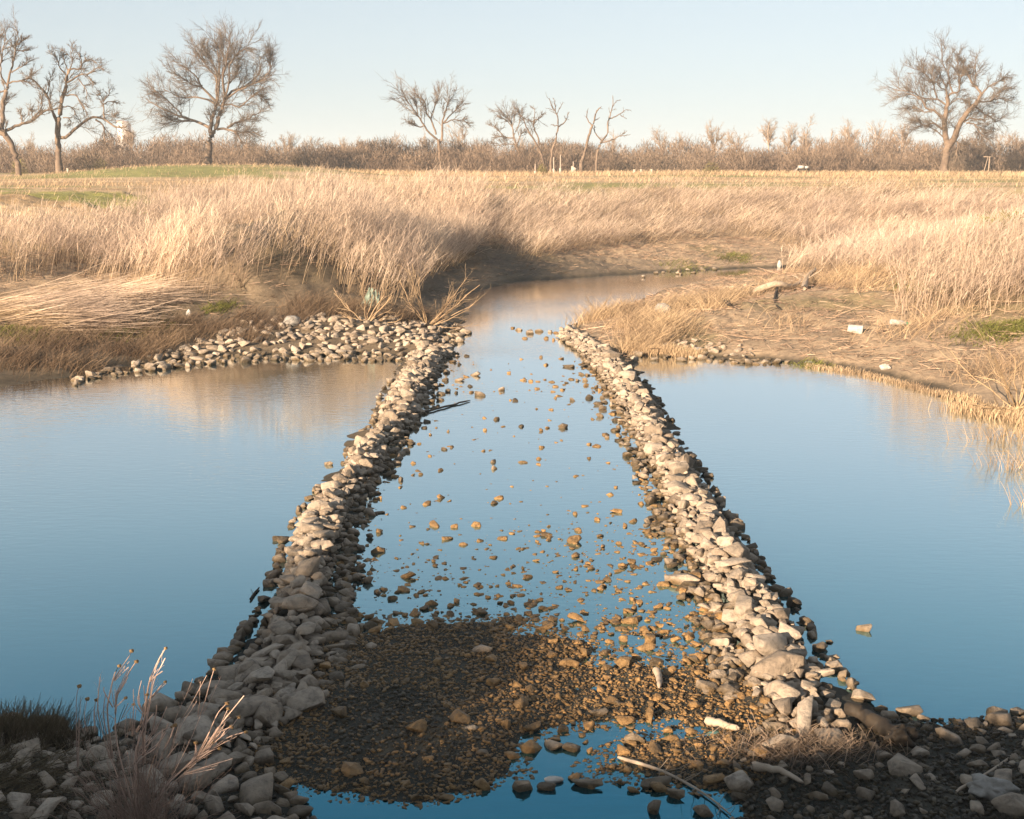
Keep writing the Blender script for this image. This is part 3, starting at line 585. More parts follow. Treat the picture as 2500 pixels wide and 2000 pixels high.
brush('dry_brush', [(560,665,.9,.9,260),(640,635,1.1,1.0,360),(700,640,1.0,1.0,460),(760,650,.8,1.2,600),(860,655,.7,1.0,380),(120,730,.4,1.2,500),(40,770,.2,1.2,600),(160,760,.3,.9,380),(250,730,.4,.8,300),(240,650,1.0,.8,300),(-60,760,.3,1.0,400),(350,700,.6,.7,200),(420,690,.7,.8,220),(520,690,.7,.6,180),(300,740,.3,.6,200),(300,680,.8,.8,420),(380,665,.9,.8,380),(330,715,.5,.8,300),(450,668,.9,.8,320),(200,700,.6,1.0,420),(60,710,.6,1.2,420),(520,660,.9,.7,240),(620,655,.9,.7,240)],
      'dead brush and roots tangled along the left bank', L_=.6, m=M_debris, seed=4)
rg = np.random.default_rng(10); A = Acc()
for (x, y) in [(40, 640), (120, 630), (200, 625), (80, 655), (10, 650)]:
    g = W(x, y, 1.25); q = g[None, :2] + rg.normal(0, .5, (420, 2)) * np.array([1.6, .7]); zz = H(q[:, 0], q[:, 1]) + rg.uniform(.1, .6, 420)
    strands(A, np.column_stack([q, zz]), rg, 2.6, 1.42, 0.08, .18, .016, .01, n=5, droop=.1)
tag(link('flattened_straw', A.mesh('flattened_straw', True), M_tall), 'sheaf of pale flattened stalks lying along the left bank', 'straw', None, 'stuff')
def fringe(name, line, n, L_, label, seed, m=M_straw, wid=.12):
    rg = np.random.default_rng(seed); A = Acc(); c = np.array([W(x, y, .03) for x, y in line]); q = resample(c, n) + rg.normal(0, wid, (n, 3)) * np.array([1, 1, 0]); q[:, 2] = np.maximum(H(q[:, 0], q[:, 1]), -.02)
    strands(A, q, rg, L_, .2, 0.2, 1.5, .012, .006, n=3); return tag(link(name, A.mesh(name, True), m), label, 'reeds', None, 'stuff')
fringe('reed_stubble', [(1330,742),(1400,748),(1470,752)], 1200, .30, 'pale reed stubble at the waterline below the brushy point', 1)
fringe('reed_stubble', [(1700,770),(1830,790),(1960,825),(2050,852)], 1800, .14, 'reed stubble fringing the far bank of the right pool', 2)
fringe('reed_stubble', [(2010,862),(2080,872),(2156,886),(2300,930)], 2200, .27, 'dense band of reed stubble where the right bank meets the frame', 3, wid=.25)
for (x, y, n, r, lab) in [(2125,925,140,.35,'upper clump of broken reeds in the water at the right edge'), (2150,985,120,.3,'lower clump of broken reeds in the water at the right edge'), (2156,1065,26,.12,'few thin pale twigs standing in water at the right edge')]:
    rg = np.random.default_rng(int(x + y)); A = Acc(); g = W(x, y, 0); q = g + rg.normal(0, r, (n, 3)) * np.array([1.4, .8, 0]); q[:, 2] = -.02
    strands(A, q, rg, .42, .3, -2.5, 1.5, .010, .005, n=4); tag(link('reed_clump', A.mesh('reed_clump', True), M_straw), lab, 'reeds')
brush('green_grass', [(1550,512,1.3,1.2,420),(1440,512,1.5,1.6,260),(2090,712,.7,1.2,700),(2140,700,.8,1.2,700),(2070,560,1.5,1.0,500),(1930,630,1.1,.7,500),(2010,640,1.0,.7,400),(320,655,1.1,.8,600),(460,630,1.2,.6,400),(250,690,.7,.8,400),(60,690,.8,1.2,700),(1700,752,.3,.6,200)],
      'patches of fresh green grass coming up on the banks', m=M_green, L_=.28, w=.02, seed=6)
o = brush('green_bush', [(2120,545,1.8,.9,1500),(2150,520,2.0,1.0,1500),(2080,520,2.0,.8,900)], 'olive green leafy bush behind pale stalks at the right edge', m=M_green, L_=1.5, w=.03, seed=7)
del o['kind']; o['category'] = 'bush'
rg = np.random.default_rng(14); A = Acc(); q = np.array([W(rg.uniform(1880, 2180), rg.uniform(640, 668), 1.0) for _ in range(230)]); q[:, 2] = H(q[:, 0], q[:, 1])
Pp, a_, L_ = strands(A, q, rg, 2.7, .15, .4, 1.5, .016, .008, n=7, droop=.25); plumes(A, Pp, a_, L_, rg, 3, .25, .012)
tag(link('pale_stalks', A.mesh('pale_stalks', True), M_twigpale), 'tall bleached stalks standing in front of a green bush on the right bank', 'stalks', None, 'stuff')
# near-shore dark tuft, weedy tangle
rg = np.random.default_rng(15); A = Acc(); g = W(55, 1555, .2); q = g + rg.normal(0, 1, (1500, 3)) * np.array([.30, .2, 0]); q[:, 2] = H(q[:, 0], q[:, 1])
strands(A, q, rg, .38, .3, .5, 2, .008, .003, n=4); tag(link('grass_tuft', A.mesh('grass_tuft', True), M_darktuft), 'dark shaded grass tuft at the left edge of the near shore', 'grass')
A = Acc(); g = W(1690, 1575, .12); q = g + rg.normal(0, 1, (900, 3)) * np.array([.42, .22, 0]); q[:, 2] = H(q[:, 0], q[:, 1]) + .02
strands(A, q, rg, .18, .7, .2, 2, .007, .004, n=4); tag(link('dead_weeds', A.mesh('dead_weeds', True), M_scrub), 'low mat of dead reddish weeds at the foot of the right row', 'weeds')
A = Acc(); g = W(-20, 1640, .4); q = g + rg.normal(0, 1, (2600, 3)) * np.array([.7, .45, 0]); q[:, 2] = H(q[:, 0], q[:, 1]) + .02
strands(A, q, rg, .22, 1.2, .2, 2, .008, .004, n=3); tag(link('dead_litter', A.mesh('dead_litter', True), M_darktuft), 'dark dead plant litter covering the near left corner', 'litter', None, 'stuff')

# ------------------------------------------------------------------ trees
def grow(par, prad, rg, K, lf, ang, up, rad, n=5, tmin=.25, wob=.16):
    """par (M,n,3) polylines -> children"""
    M, m, _ = par.shape; idx = np.repeat(np.arange(M), K); t = rg.uniform(tmin, 1, M * K) * (m - 1); i = np.minimum(t.astype(int), m - 2); f = (t - i)[:, None]
    q = par[idx, i] * (1 - f) + par[idx, i + 1] * f; d = par[idx, i + 1] - par[idx, i]; d /= np.linalg.norm(d, axis=1)[:, None] + 1e-9
    pr = prad[idx, i] * (1 - f[:, 0]) + prad[idx, i + 1] * f[:, 0]
    plen = np.linalg.norm(np.diff(par, axis=1), axis=2).sum(1)[idx]
    r = rg.normal(0, 1, (M * K, 3)); r -= (r * d).sum(1)[:, None] * d; r /= np.linalg.norm(r, axis=1)[:, None]
    an = rg.normal(ang, .2, M * K)[:, None]; D = d * np.cos(an) + r * np.sin(an); D[:, 2] += up; D /= np.linalg.norm(D, axis=1)[:, None]
    L_ = (plen * lf if lf < 3 else lf) * rg.uniform(.5, 1.15, M * K) * (1.1 - .35 * (t / (m - 1)))
    pts_ = [q]; 
    for s in range(n - 1):
        D = D + rg.normal(0, wob, D.shape); D[:, 2] += up * .18; D /= np.linalg.norm(D, axis=1)[:, None]; pts_.append(pts_[-1] + D * (L_ / (n - 1))[:, None])
    Pp = np.stack(pts_, 1); r0 = np.minimum(pr * .7, rad); Rd = r0[:, None] * np.linspace(1, .45, n)[None]; return Pp, Rd
def traced_tree(name, limbs, org, scale, Y, base_y, label, seed, bark=M_bark, twig=M_twig, levels=((5, .45, .7, .12, .10), (4, .5, .6, .10, .045), (4, .5, .6, .08, .024)), depth=.5, group=None, rmin=.03, tmin0=.3, rk=1.0):
    rg = np.random.default_rng(seed); D = lambda c: ((org[0] + c[0] / scale) * .8624, (org[1] + c[1] / scale) * .8624)
    known = []; tr = Acc(); polys = []; rads = []; k = .8624 / scale / ppd(Y)
    for li, (r0, r1, pp) in enumerate(limbs):
        pix = [D(c) for c in pp]; p0 = P(*pix[0], Y); yo = 0.0
        if known:
            kk = np.vstack(known); d = np.hypot(kk[:, 0] * Y / kk[:, 1] - p0[0], 0 * kk[:, 2]) + np.abs((kk[:, 2] - CAMZ) * Y / kk[:, 1] + CAMZ - p0[2]); yo = kk[d.argmin(), 1] - Y
        dirn = rg.uniform(-1, 1) * depth if li else 0; q = []; ac = 0
        for j, c in enumerate(pix):
            if j: ac += math.hypot(c[0] - pix[j - 1][0], c[1] - pix[j - 1][1]) / ppd(Y)
            q.append(P(*c, Y + yo + dirn * ac))
        q = catmull(q, 14); q[1:] += rg.normal(0, .03 + k * r1 * .08, (13, 3)); rd = np.linspace(r0, r1, 14) * k * rk * (.84 if r0 < 24 and li else 1)
        if li == 0: rd[:3] *= [1.35, 1.15, 1.05]
        known.append(q); V, F = tube_arrays(q[None], np.maximum(rd, rmin)[None], 9); tr.add(V, F, np.zeros(len(V)))
        if li or len(limbs) == 1: polys.append(q); rads.append(np.maximum(rd, rmin))
    base = np.array(known[0][0]); gzz = float(H(base[0], base[1]))
    foot = np.array([[base[0], base[1], min(gzz, base[2]) - .3], base]); V, F = tube_arrays(foot[None], np.array([[limbs[0][0] * k * 1.4, limbs[0][0] * k * 1.32]]) * rk, 9); tr.add(V, F, np.zeros(len(V)))
    loc = np.array([base[0], base[1], gzz]); root = empty(name, loc, label=label, cat='tree', group=group)
    me = tr.mesh('trunk', True); me.transform(Matrix.Translation(-Vector(loc))); link('trunk', me, bark, root)
    cr = Acc(); par = np.stack(polys); pr = np.stack(rads); tmin = tmin0
    for (K, lf, ang, up, rad) in levels:
        par, pr = grow(par, pr, rg, K, lf, ang, up, rad, 5, tmin); V, F = tube_arrays(par, pr, 3); cr.add(V, F, np.full(len(V), .6)); tmin = .1
    me = cr.mesh('crown', True); me.transform(Matrix.Translation(-Vector(loc))); link('crown', me, twig, root); return root
oak = [(38,28,[(765,1590),(772,1450),(785,1330),(798,1230)]),(24,17,[(790,1250),(792,1180),(810,1080),(835,1000),(850,940)]),(24,17,[(802,1250),(850,1200),(870,1120),(910,990),(940,900),(950,850)]),
 (18,5,[(850,940),(868,860),(880,760),(890,650),(885,500),(870,380),(850,270),(835,190)]),(18,4,[(850,900),(800,850),(740,790),(680,720),(640,640),(560,560),(480,500),(420,460)]),(13,4,[(830,920),(760,880),(640,850),(540,855),(440,850),(350,800),(270,760)]),
 (14,4,[(860,880),(855,760),(860,640),(790,560),(720,470),(640,360),(600,300)]),(17,4,[(950,850),(930,720),(930,600),(960,480),(980,350),(1000,250),(1010,170)]),(14,4,[(950,860),(990,720),(1000,600),(1000,500),(1080,380),(1150,330),(1210,270)]),
 (16,4,[(960,870),(1010,800),(1090,760),(1190,720),(1270,650),(1340,570),(1330,470),(1350,390)]),(13,4,[(960,880),(1060,800),(1180,740),(1280,700),(1400,650),(1470,600)]),(12,4,[(890,950),(1010,930),(1110,965),(1200,890),(1300,800),(1390,750)]),
 (20,4,[(775,1190),(700,1150),(600,1110),(500,1080),(400,1040),(300,1000),(200,950),(120,900),(70,870)]),(11,3,[(480,1070),(440,1010),(360,930),(270,850),(180,780),(120,720)]),(9,3,[(560,1110),(400,1120),(300,1075),(190,1030)]),
 (17,4,[(860,1210),(960,1205),(1050,1230),(1130,1340),(1170,1410),(1260,1400)]),(15,4,[(975,1190),(1050,1140),(1150,1110),(1230,1080),(1270,1045),(1330,1030),(1360,970)]),(9,3,[(1000,1210),(1100,1240),(1230,1240),(1340,1270)]),
 (9,3,[(890,640),(940,520),(930,400),(900,280),(920,190)]),(9,3,[(1000,500),(1090,520),(1080,600),(1000,700)][::-1]),(9,3,[(700,720),(600,720),(500,650),(400,600),(300,560)]),(9,3,[(740,470),(690,380),(720,300),(700,250)]),(10,3,[(1280,700),(1370,640),(1440,560),(1450,450),(1420,350)]),(9,3,[(1290,800),(1400,880),(1430,940)]),(8,3,[(870,600),(820,480),(760,380),(760,260)])]
traced_tree('bare_tree', oak, (340, 50), 4.539, 178, 345, 'large round-crowned bare tree standing on the green rise at left', 1, levels=((22, .50, .70, .10, .040), (9, .55, .6, .06, .025), (6, .50, .55, .03, .017)), depth=.6, tmin0=.18)
rt = [(50,38,[(835,1690),(850,1550),(870,1400),(880,1320)]),(36,22,[(875,1330),(850,1180),(840,1050),(860,930),(880,830),(880,740)]),(16,5,[(880,740),(930,700),(1020,680),(1030,560),(1050,500),(1110,440)]),(12,3,[(870,740),(860,640),(830,560),(790,470),(780,400)]),
 (12,3,[(945,690),(910,580),(890,460),(830,350),(810,220),(800,100)]),(11,3,[(1030,640),(1020,520),(1000,400),(1010,250),(1000,180)]),(14,3,[(850,840),(780,780),(740,770),(620,770),(530,740),(430,670),(300,670),(200,640),(120,620)]),(11,3,[(750,760),(720,640),(700,560),(640,500),(560,430),(480,400),(400,370)]),
 (20,4,[(825,1010),(740,930),(680,900),(620,890),(560,790),(490,740),(380,710),(260,720)]),(10,3,[(690,930),(600,930),(520,890),(430,870),(310,930)]),(16,3,[(825,1150),(740,1090),(690,1070),(620,1100),(540,1080),(440,1060)]),(10,3,[(850,1260),(760,1180),(660,1120),(560,1120),(450,1130)]),
 (42,24,[(890,1350),(960,1260),(1010,1130),(1070,1020),(1130,920),(1200,860),(1260,790)]),(22,8,[(1255,790),(1290,700),(1250,640),(1200,590),(1140,500),(1130,450)]),(13,4,[(1290,730),(1350,660),(1400,610),(1500,560),(1590,500)]),(10,3,[(1210,590),(1230,480),(1220,350),(1240,250)]),
 (13,3,[(1260,810),(1400,800),(1480,770),(1600,770),(1670,800)]),(13,3,[(1210,860),(1300,920),(1340,970),(1420,990),(1480,1050),(1590,990)]),(14,6,[(1080,1060),(1150,1010),(1240,1020),(1340,1020),(1330,960)]),(12,3,[(1110,1070),(1200,1080),(1260,1150),(1300,1210),(1400,1280)]),
 (7,3,[(1250,1110),(1370,1160),(1440,1110)]),(10,3,[(970,1280),(1040,1340),(1130,1340)]),(12,4,[(1000,1300),(1010,1370),(990,1420),(990,1500),(970,1560),(1010,1620),(1070,1670)]),(9,3,[(890,850),(1010,770),(1100,800),(1180,860)]),(10,3,[(860,660),(780,620),(700,500),(690,400)]),(9,3,[(1400,800),(1500,700),(1600,640),(1680,620)]),(8,3,[(620,500),(560,380),(560,300)]),(8,3,[(1050,500),(1080,380),(1060,280)])]
traced_tree('bare_tree', rt, (2140, 90), 5.072, 185, 362, 'large spreading bare tree with a forked trunk at far right', 2, M_bark, M_twig, ((21, .52, .70, .09, .040), (9, .55, .6, .06, .025), (6, .50, .55, .03, .017)), .55, tmin0=.18)
ta = [(24,34,[(200,1610),(150,1450),(90,1320),(30,1240)]),(26,20,[(15,1250),(25,1100),(30,960),(60,830),(80,740)]),(16,4,[(80,740),(90,660),(130,540),(160,400),(180,270),(200,200),(190,100)]),(22,9,[(40,1230),(100,1210),(180,1170),(280,1140),(360,1110),(460,1030),(560,980)]),(10,4,[(350,1110),(400,1050),(460,970),(460,880),(480,820)]),
 (12,3,[(90,700),(150,680),(260,665),(330,620),(400,570)]),(9,3,[(130,580),(200,530),(280,490),(340,440)]),(12,4,[(80,760),(0,800),(-60,830),(-120,860)]),(12,3,[(70,710),(20,620),(0,500),(20,380),(-20,300),(10,150)]),(9,3,[(20,460),(30,330),(60,200),(50,90)]),(9,3,[(180,290),(240,230),(300,200)]),(8,3,[(0,500),(-60,420),(-80,300)]),(22,14,[(90,1340),(40,1240),(-40,1180),(-100,1100)]),(8,3,[(170,330),(260,340),(340,330)]),(7,3,[(250,1150),(240,1080),(220,1000)]),(7,3,[(360,1100),(350,1000),(330,940)])]
traced_tree('bare_tree', ta, (0, 50), 4.54, 158, 350, 'tall bare tree with a leaning trunk cut by the left frame edge', 3, M_bark, M_twig, ((13, .50, .58, .14, .05), (8, .50, .55, .10, .032), (6, .5, .55, .06, .021)), .45)
tb = [(30,30,[(655,1620),(645,1450),(640,1280),(640,1130)]),(26,15,[(640,1130),(670,1010),(680,900),(720,780),(740,660),(760,580),(770,540)]),(12,4,[(770,540),(830,540),(890,530),(900,450),(870,350)]),(10,3,[(730,600),(660,530),(640,440),(590,380),(530,330)]),(8,3,[(750,550),(700,420),(680,310)]),(13,4,[(745,690),(820,640),(890,600),(970,600),(1030,560),(1100,520),(1150,550)]),
 (8,3,[(870,650),(920,720),(960,790),(960,880)]),(22,8,[(630,1120),(600,1060),(570,980),(530,860),(500,800),(430,730),(380,660),(310,640)]),(9,3,[(520,820),(550,720),(560,640),(590,580)]),(9,3,[(685,960),(790,960),(830,1010),(820,1100)]),(10,3,[(720,830),(840,830),(880,900),(930,960),(980,1060)]),(22,9,[(660,1300),(740,1290),(830,1200),(920,1130),(1010,1080),(1100,1080),(1180,1110),(1260,1170),(1310,1190),(1400,1180)]),
 (11,3,[(1150,1090),(1150,960),(1150,900),(1200,830),(1220,750)]),(8,3,[(1150,930),(1220,900),(1330,920)]),(7,3,[(1160,1040),(1240,1050),(1330,1040)]),(12,4,[(1060,1100),(1130,1150),(1160,1230),(1160,1320),(1190,1400)]),(7,3,[(890,530),(940,460),(1020,440),(1080,480)]),(8,3,[(1140,900),(1120,830),(1080,780)]),(8,3,[(960,600),(1000,650),(1040,720)]),(8,3,[(700,1080),(770,1090),(780,1200)]),(8,3,[(770,560),(800,450),(780,350),(800,280)])]
traced_tree('bare_tree', tb, (0, 50), 4.54, 165, 350, 'gnarled bare tree with a long low limb reaching right', 4, M_bark, M_twig, ((11, .45, .68, .10, .048), (7, .55, .6, .08, .030), (6, .5, .55, .05, .020)), .45)
C5 = dict(org=(950, 190), scale=3.317)
LV = ((14, .50, .58, .10, .05), (8, .5, .55, .08, .034), (6, .5, .55, .06, .023))
traced_tree('bare_tree', [(10,12,[(420,775),(412,640),(400,500)]),(12,3,[(410,530),(430,470),(430,370),(450,280),(480,200),(490,140)]),(10,3,[(390,500),(320,440),(280,380),(230,300),(170,220),(120,150),(75,170)]),(9,3,[(380,460),(340,340),(300,290),(290,200),(230,150),(195,90)]),(7,2,[(340,330),(360,250),(400,150),(400,90)]),(7,2,[(290,385),(240,400),(190,370),(130,350)]),(8,2,[(435,370),(500,300),(570,230),(610,180)]),(7,2,[(440,370),(520,340),(600,350),(650,370)]),(6,2,[(230,300),(220,200),(180,150)])],
 Y=196, base_y=360, label='bare tree with a wide fan crown, left of centre beyond the meadow', seed=5, levels=LV, **C5)
traced_tree('bare_tree', [(9,10,[(1052,750),(1050,620),(1030,550)]),(9,2,[(1030,550),(1010,480),(1000,400),(960,320),(890,260)]),(7,2,[(1040,540),(1070,460),(1110,430)]),(6,2,[(1005,490),(920,480),(860,480)]),(5,2,[(1020,540),(940,540),(845,555)]),(5,2,[(1000,400),(930,330),(870,300)]),(6,2,[(930,480),(870,410),(820,390)]),(6,2,[(1010,470),(1050,380),(1060,300),(1030,250)])],
 Y=198, base_y=360, label='small rounded bare tree, first of the centre group from the left', seed=6, levels=LV, **C5)
traced_tree('bare_tree', [(9,11,[(1256,735),(1240,640),(1210,570)]),(10,3,[(1215,580),(1170,500),(1120,420),(1100,370),(1080,320),(1040,290)]),(8,3,[(1212,540),(1210,490),(1180,430),(1170,350),(1220,330),(1240,270)]),(5,2,[(1170,360),(1120,340),(1080,330)]),(5,2,[(1175,350),(1180,270),(1160,240)])],
 Y=194, base_y=360, label='dark leaning bare tree with twisted limbs in the centre group', seed=7, levels=((8, .38, .65, .10, .06), (6, .5, .6, .08, .038), (4, .5, .55, .06, .028)), **C5)
SP = ((5, .25, .6, .10, .05), (3, .45, .6, .06, .03))
traced_tree('bare_tree', [(8,9,[(1310,700),(1320,590),(1350,500)]),(9,3,[(1345,510),(1365,420),(1370,390),(1360,300),(1320,240),(1292,165)]),(7,3,[(1368,400),(1430,350),(1452,280)]),(5,2,[(1358,300),(1380,250),(1412,200)]),(5,2,[(1365,390),(1310,380)]),(4,2,[(1345,270),(1340,200),(1330,165)])],
 Y=192, base_y=360, label='thin sparse tree with a candelabra top in the centre group', seed=8, levels=SP, **C5)
traced_tree('bare_tree', [(12,9,[(1555,690),(1590,590),(1610,500),(1640,400)]),(9,5,[(1638,405),(1660,360),(1670,300),(1690,260),(1712,242)]),(6,3,[(1642,390),(1602,330),(1610,250)]),(5,2,[(1662,350),(1705,325)])],
 Y=190, base_y=360, label='stubby dead tree with broken limbs, second from right in the centre group', seed=9, levels=((3, .2, .6, .10, .04), (1, .45, .6, .06, .02)), **C5)
traced_tree('bare_tree', [(9,10,[(1678,700),(1690,590),(1720,520)]),(9,3,[(1722,515),(1770,450),(1770,380),(1790,310),(1810,230),(1812,150)]),(7,3,[(1722,512),(1670,450),(1660,390)]),(6,2,[(1790,330),(1860,300),(1920,260),(1955,265)]),(4,2,[(1870,300),(1920,330)]),(7,2,[(1722,525),(1800,505),(1870,470),(1930,430)]),(4,2,[(1870,475),(1950,460)]),(4,2,[(1812,235),(1840,190),(1870,185)])],
 Y=191, base_y=360, label='slender crooked dead tree, rightmost of the centre group', seed=10, levels=SP, **C5)
def auto_tree(x, ytop, Y, seed, label, pale=True, wide=.5, group=None):
    rg = np.random.default_rng(seed); top = P(x, ytop, Y); gz_ = float(H(top[0], Y)); h = (top[2] - gz_) * 1.12; b = np.array([top[0], Y, gz_ - .2])
    t = catmull([b, b + [rg.normal(0, .3), 0, h * .25], b + [rg.normal(0, .5), 0, h * .5]], 14); rd = np.linspace(h * .018, h * .011, 14); tr = Acc()
    V, F = tube_arrays(t[None], rd[None], 7); tr.add(V, F, np.zeros(len(V))); par, pr = t[None], rd[None]
    par, pr = grow(par, pr, rg, 9, h * .52, .62, .30, h * .008, 6, .45, .16); V, F = tube_arrays(par, pr, 5); tr.add(V, F, np.zeros(len(V)))
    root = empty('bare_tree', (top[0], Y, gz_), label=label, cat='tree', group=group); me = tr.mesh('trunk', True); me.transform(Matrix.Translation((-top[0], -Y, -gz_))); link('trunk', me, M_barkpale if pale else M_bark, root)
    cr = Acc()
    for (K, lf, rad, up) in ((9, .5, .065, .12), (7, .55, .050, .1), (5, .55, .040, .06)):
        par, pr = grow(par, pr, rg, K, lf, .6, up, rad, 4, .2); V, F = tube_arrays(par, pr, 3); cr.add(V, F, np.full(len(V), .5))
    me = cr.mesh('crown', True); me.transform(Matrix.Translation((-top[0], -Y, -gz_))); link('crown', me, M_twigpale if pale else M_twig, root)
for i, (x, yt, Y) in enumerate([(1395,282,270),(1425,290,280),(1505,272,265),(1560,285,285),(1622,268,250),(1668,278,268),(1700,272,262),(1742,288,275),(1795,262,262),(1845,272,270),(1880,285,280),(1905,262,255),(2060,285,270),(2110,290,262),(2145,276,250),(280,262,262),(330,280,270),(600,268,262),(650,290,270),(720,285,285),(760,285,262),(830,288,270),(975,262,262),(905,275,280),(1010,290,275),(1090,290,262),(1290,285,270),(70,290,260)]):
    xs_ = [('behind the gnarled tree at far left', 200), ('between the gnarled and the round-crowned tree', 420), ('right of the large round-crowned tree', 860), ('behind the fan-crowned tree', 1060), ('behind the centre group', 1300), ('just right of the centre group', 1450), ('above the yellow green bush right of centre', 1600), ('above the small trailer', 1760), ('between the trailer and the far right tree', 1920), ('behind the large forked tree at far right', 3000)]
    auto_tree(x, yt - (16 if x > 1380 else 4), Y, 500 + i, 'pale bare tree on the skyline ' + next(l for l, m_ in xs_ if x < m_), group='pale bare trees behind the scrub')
# far scrub belt
rg = np.random.default_rng(21)
def scrub(name, n, Yr, hr, m, label, seed, xr=(-60, 2220), per=240, only=None, wd=.075):
    rg = np.random.default_rng(seed); A = Acc(); B = []; D = []; L_ = []
    for i in range(n):
        x = rg.uniform(*xr) if only is None else only[i][0]; Y = rg.uniform(*Yr); X = (x - 1078) / FPX * Y; h = rg.uniform(*hr) * (.66 + .42 * vn(x * .012, seed, 3) + .34 * vn(x * .045, seed, 5)) if only is None else only[i][1]; r = h * rg.uniform(.45, .8)
        u = rg.normal(0, 1, (per, 3)); u /= np.linalg.norm(u, axis=1)[:, None]; u *= (rg.uniform(0, 1, (per, 1)) ** .45); u[:, 2] = np.abs(u[:, 2])
        c = np.array([X, Y, 4.2]); p = c + u * np.array([r, r, h * .92]); d = u * np.array([.8, .8, .5]) + rg.normal(0, .55, (per, 3)) + np.array([0, 0, .35]); d /= np.linalg.norm(d, axis=1)[:, None]
        B.append(p); D.append(d); L_.append(rg.uniform(.35, .95, per) * h / 5)
    B = np.vstack(B); D = np.vstack(D); L_ = np.concatenate(L_); t = np.linspace(-.5, .5, 3)[None, :, None]; Pp = B[:, None] + D[:, None] * t * L_[:, None, None]; Pp[:, 1] += rg.normal(0, .06, (len(B), 3))
    th = rg.uniform(-1.2, 1.2, len(B)); S_ = np.stack([np.cos(th), np.sin(th), 0 * th], 1); Wd = np.broadcast_to(np.array([1, .8, .3]) * wd, (len(B), 3)) * rg.uniform(.6, 1.5, (len(B), 1))
    V, F, h_ = ribbon_arrays(Pp, Wd, S_); A.add(V, F, h_); return tag(link(name, A.mesh(name, True), m), label, 'scrub', None, 'stuff')
scrub('scrub_belt', 300, (206, 236), (4.5, 6.1), M_scrub, 'long belt of bare brown scrub closing off the meadow', 1, per=900)
scrub('scrub_belt', 240, (192, 206), (3.2, 5.0), M_scrub, 'lower front edge of the bare scrub belt', 2, per=650, wd=.055)
for (x, h, lab) in [(60,2.6,'yellow green bush under the leaning tree at far left'),(228,2.4,'yellow green bush right of the gnarled tree'),(1490,2.0,'small yellow green bush in front of the scrub right of centre'),(1210,1.6,'low green bush beside the first tree of the centre group'.replace('1210',''))]:
    o = scrub('budding_bush', 1, (175, 178), (1, 1), M_scrubg, lab, int(x), per=420, only=[(x if x != 1210 else 1140, h)], wd=.07); del o['kind']; o['category'] = 'bush'
for (x, h, lab) in [(630,3.0,'dark purple-grey thicket right of the large round-crowned tree'),(205,4.2,'dark ivy-covered thicket hanging below the long low limb'),(130,5.0,'brown thicket around the foot of the gnarled tree')]:
    o = scrub('thicket', 1, (170, 176), (1, 1), M_darktuft if h < 4.5 else M_scrub, lab, int(x), per=700, only=[(x, h)], wd=.05); del o['kind']; o['category'] = 'thicket'

# ------------------------------------------------------------------ unseen brush added on the levee behind the camera to throw the foreground shade
def levee(xr, n, h, seed, w=.03):
    rg = np.random.default_rng(seed); A = Acc(); q = np.column_stack([rg.uniform(*xr, n), rg.normal(-.4, .7, n)]); z = H(q[:, 0], q[:, 1]); strands(A, np.column_stack([q, z]), rg, h, .25, .2, 2, w, w * .6, n=4)
    tag(link('shade_brush', A.mesh('shade_brush', True), M_scrub), 'unseen dry brush added on the levee behind the viewpoint to shade the foreground', 'brush', None, 'stuff')
levee((-34, -13.2), 5600, 1.9, 1); levee((-13.2, -11.5), 1300, 1.45, 2); levee((-9.75, -9.4), 170, .95, 3); levee((-9, 2), 900, .35, 4)

# ------------------------------------------------------------------ man-made and drift things
def box(A, c, s, rz=0):
    c = np.array(c, float); s = np.array(s, float) / 2
    V = np.array([[x, y, z] for x in (-1, 1) for y in (-1, 1) for z in (-1, 1)]) * s
    V = V @ np.array(Matrix.Rotation(rz, 3, 'Z')).T + c; F = np.array([[0, 1, 3, 2], [4, 6, 7, 5], [0, 4, 5, 1], [2, 3, 7, 6], [0, 2, 6, 4], [1, 5, 7, 3]]); A.add(V, F)
def part(name, mat_, parent, fn, smooth=False, loc=(0, 0, 0)):
    A = Acc(); fn(A); return link(name, A.mesh(name, smooth=smooth), mat_, parent, loc)
M_bw = plain('render_wall', (.84, .80, .76), .8, (.76, .71, .66), .3); M_bp = plain('pink_wall', (.62, .42, .38), .8, (.55, .36, .33), .3); M_win = plain('window_glass', (.50, .45, .43), .3, (.42, .38, .37), 2)
TY = 640.0; tp = P(258, 257, TY); gb = 4.2; Hh = tp[2] - gb
tw = empty('apartment_tower', (tp[0], TY, gb), label='distant white apartment tower above the trees at far left', cat='building')
part('wall', M_bw, tw, lambda A: box(A, (0, 0, Hh / 2), (5.4, 5.4, Hh), .25)); part('side_wall', M_bp, tw, lambda A: box(A, (3.05, 1.2, Hh / 2 - .4), (1.1, 4, Hh - .8), .25))
part('parapet', M_bp, tw, lambda A: box(A, (0, 0, Hh + .2), (5.6, 5.6, .4), .25))
for fl in range(5):
    for wi in range(3):
        z = Hh - 2 - fl * 2.6; x = -1.7 + wi * 1.7; a = .25; y = -2.74
        part('window', M_win, tw, lambda A: box(A, (x * math.cos(a) - y * math.sin(a), x * math.sin(a) + y * math.cos(a), z), (.6, .1, 1.0), a))
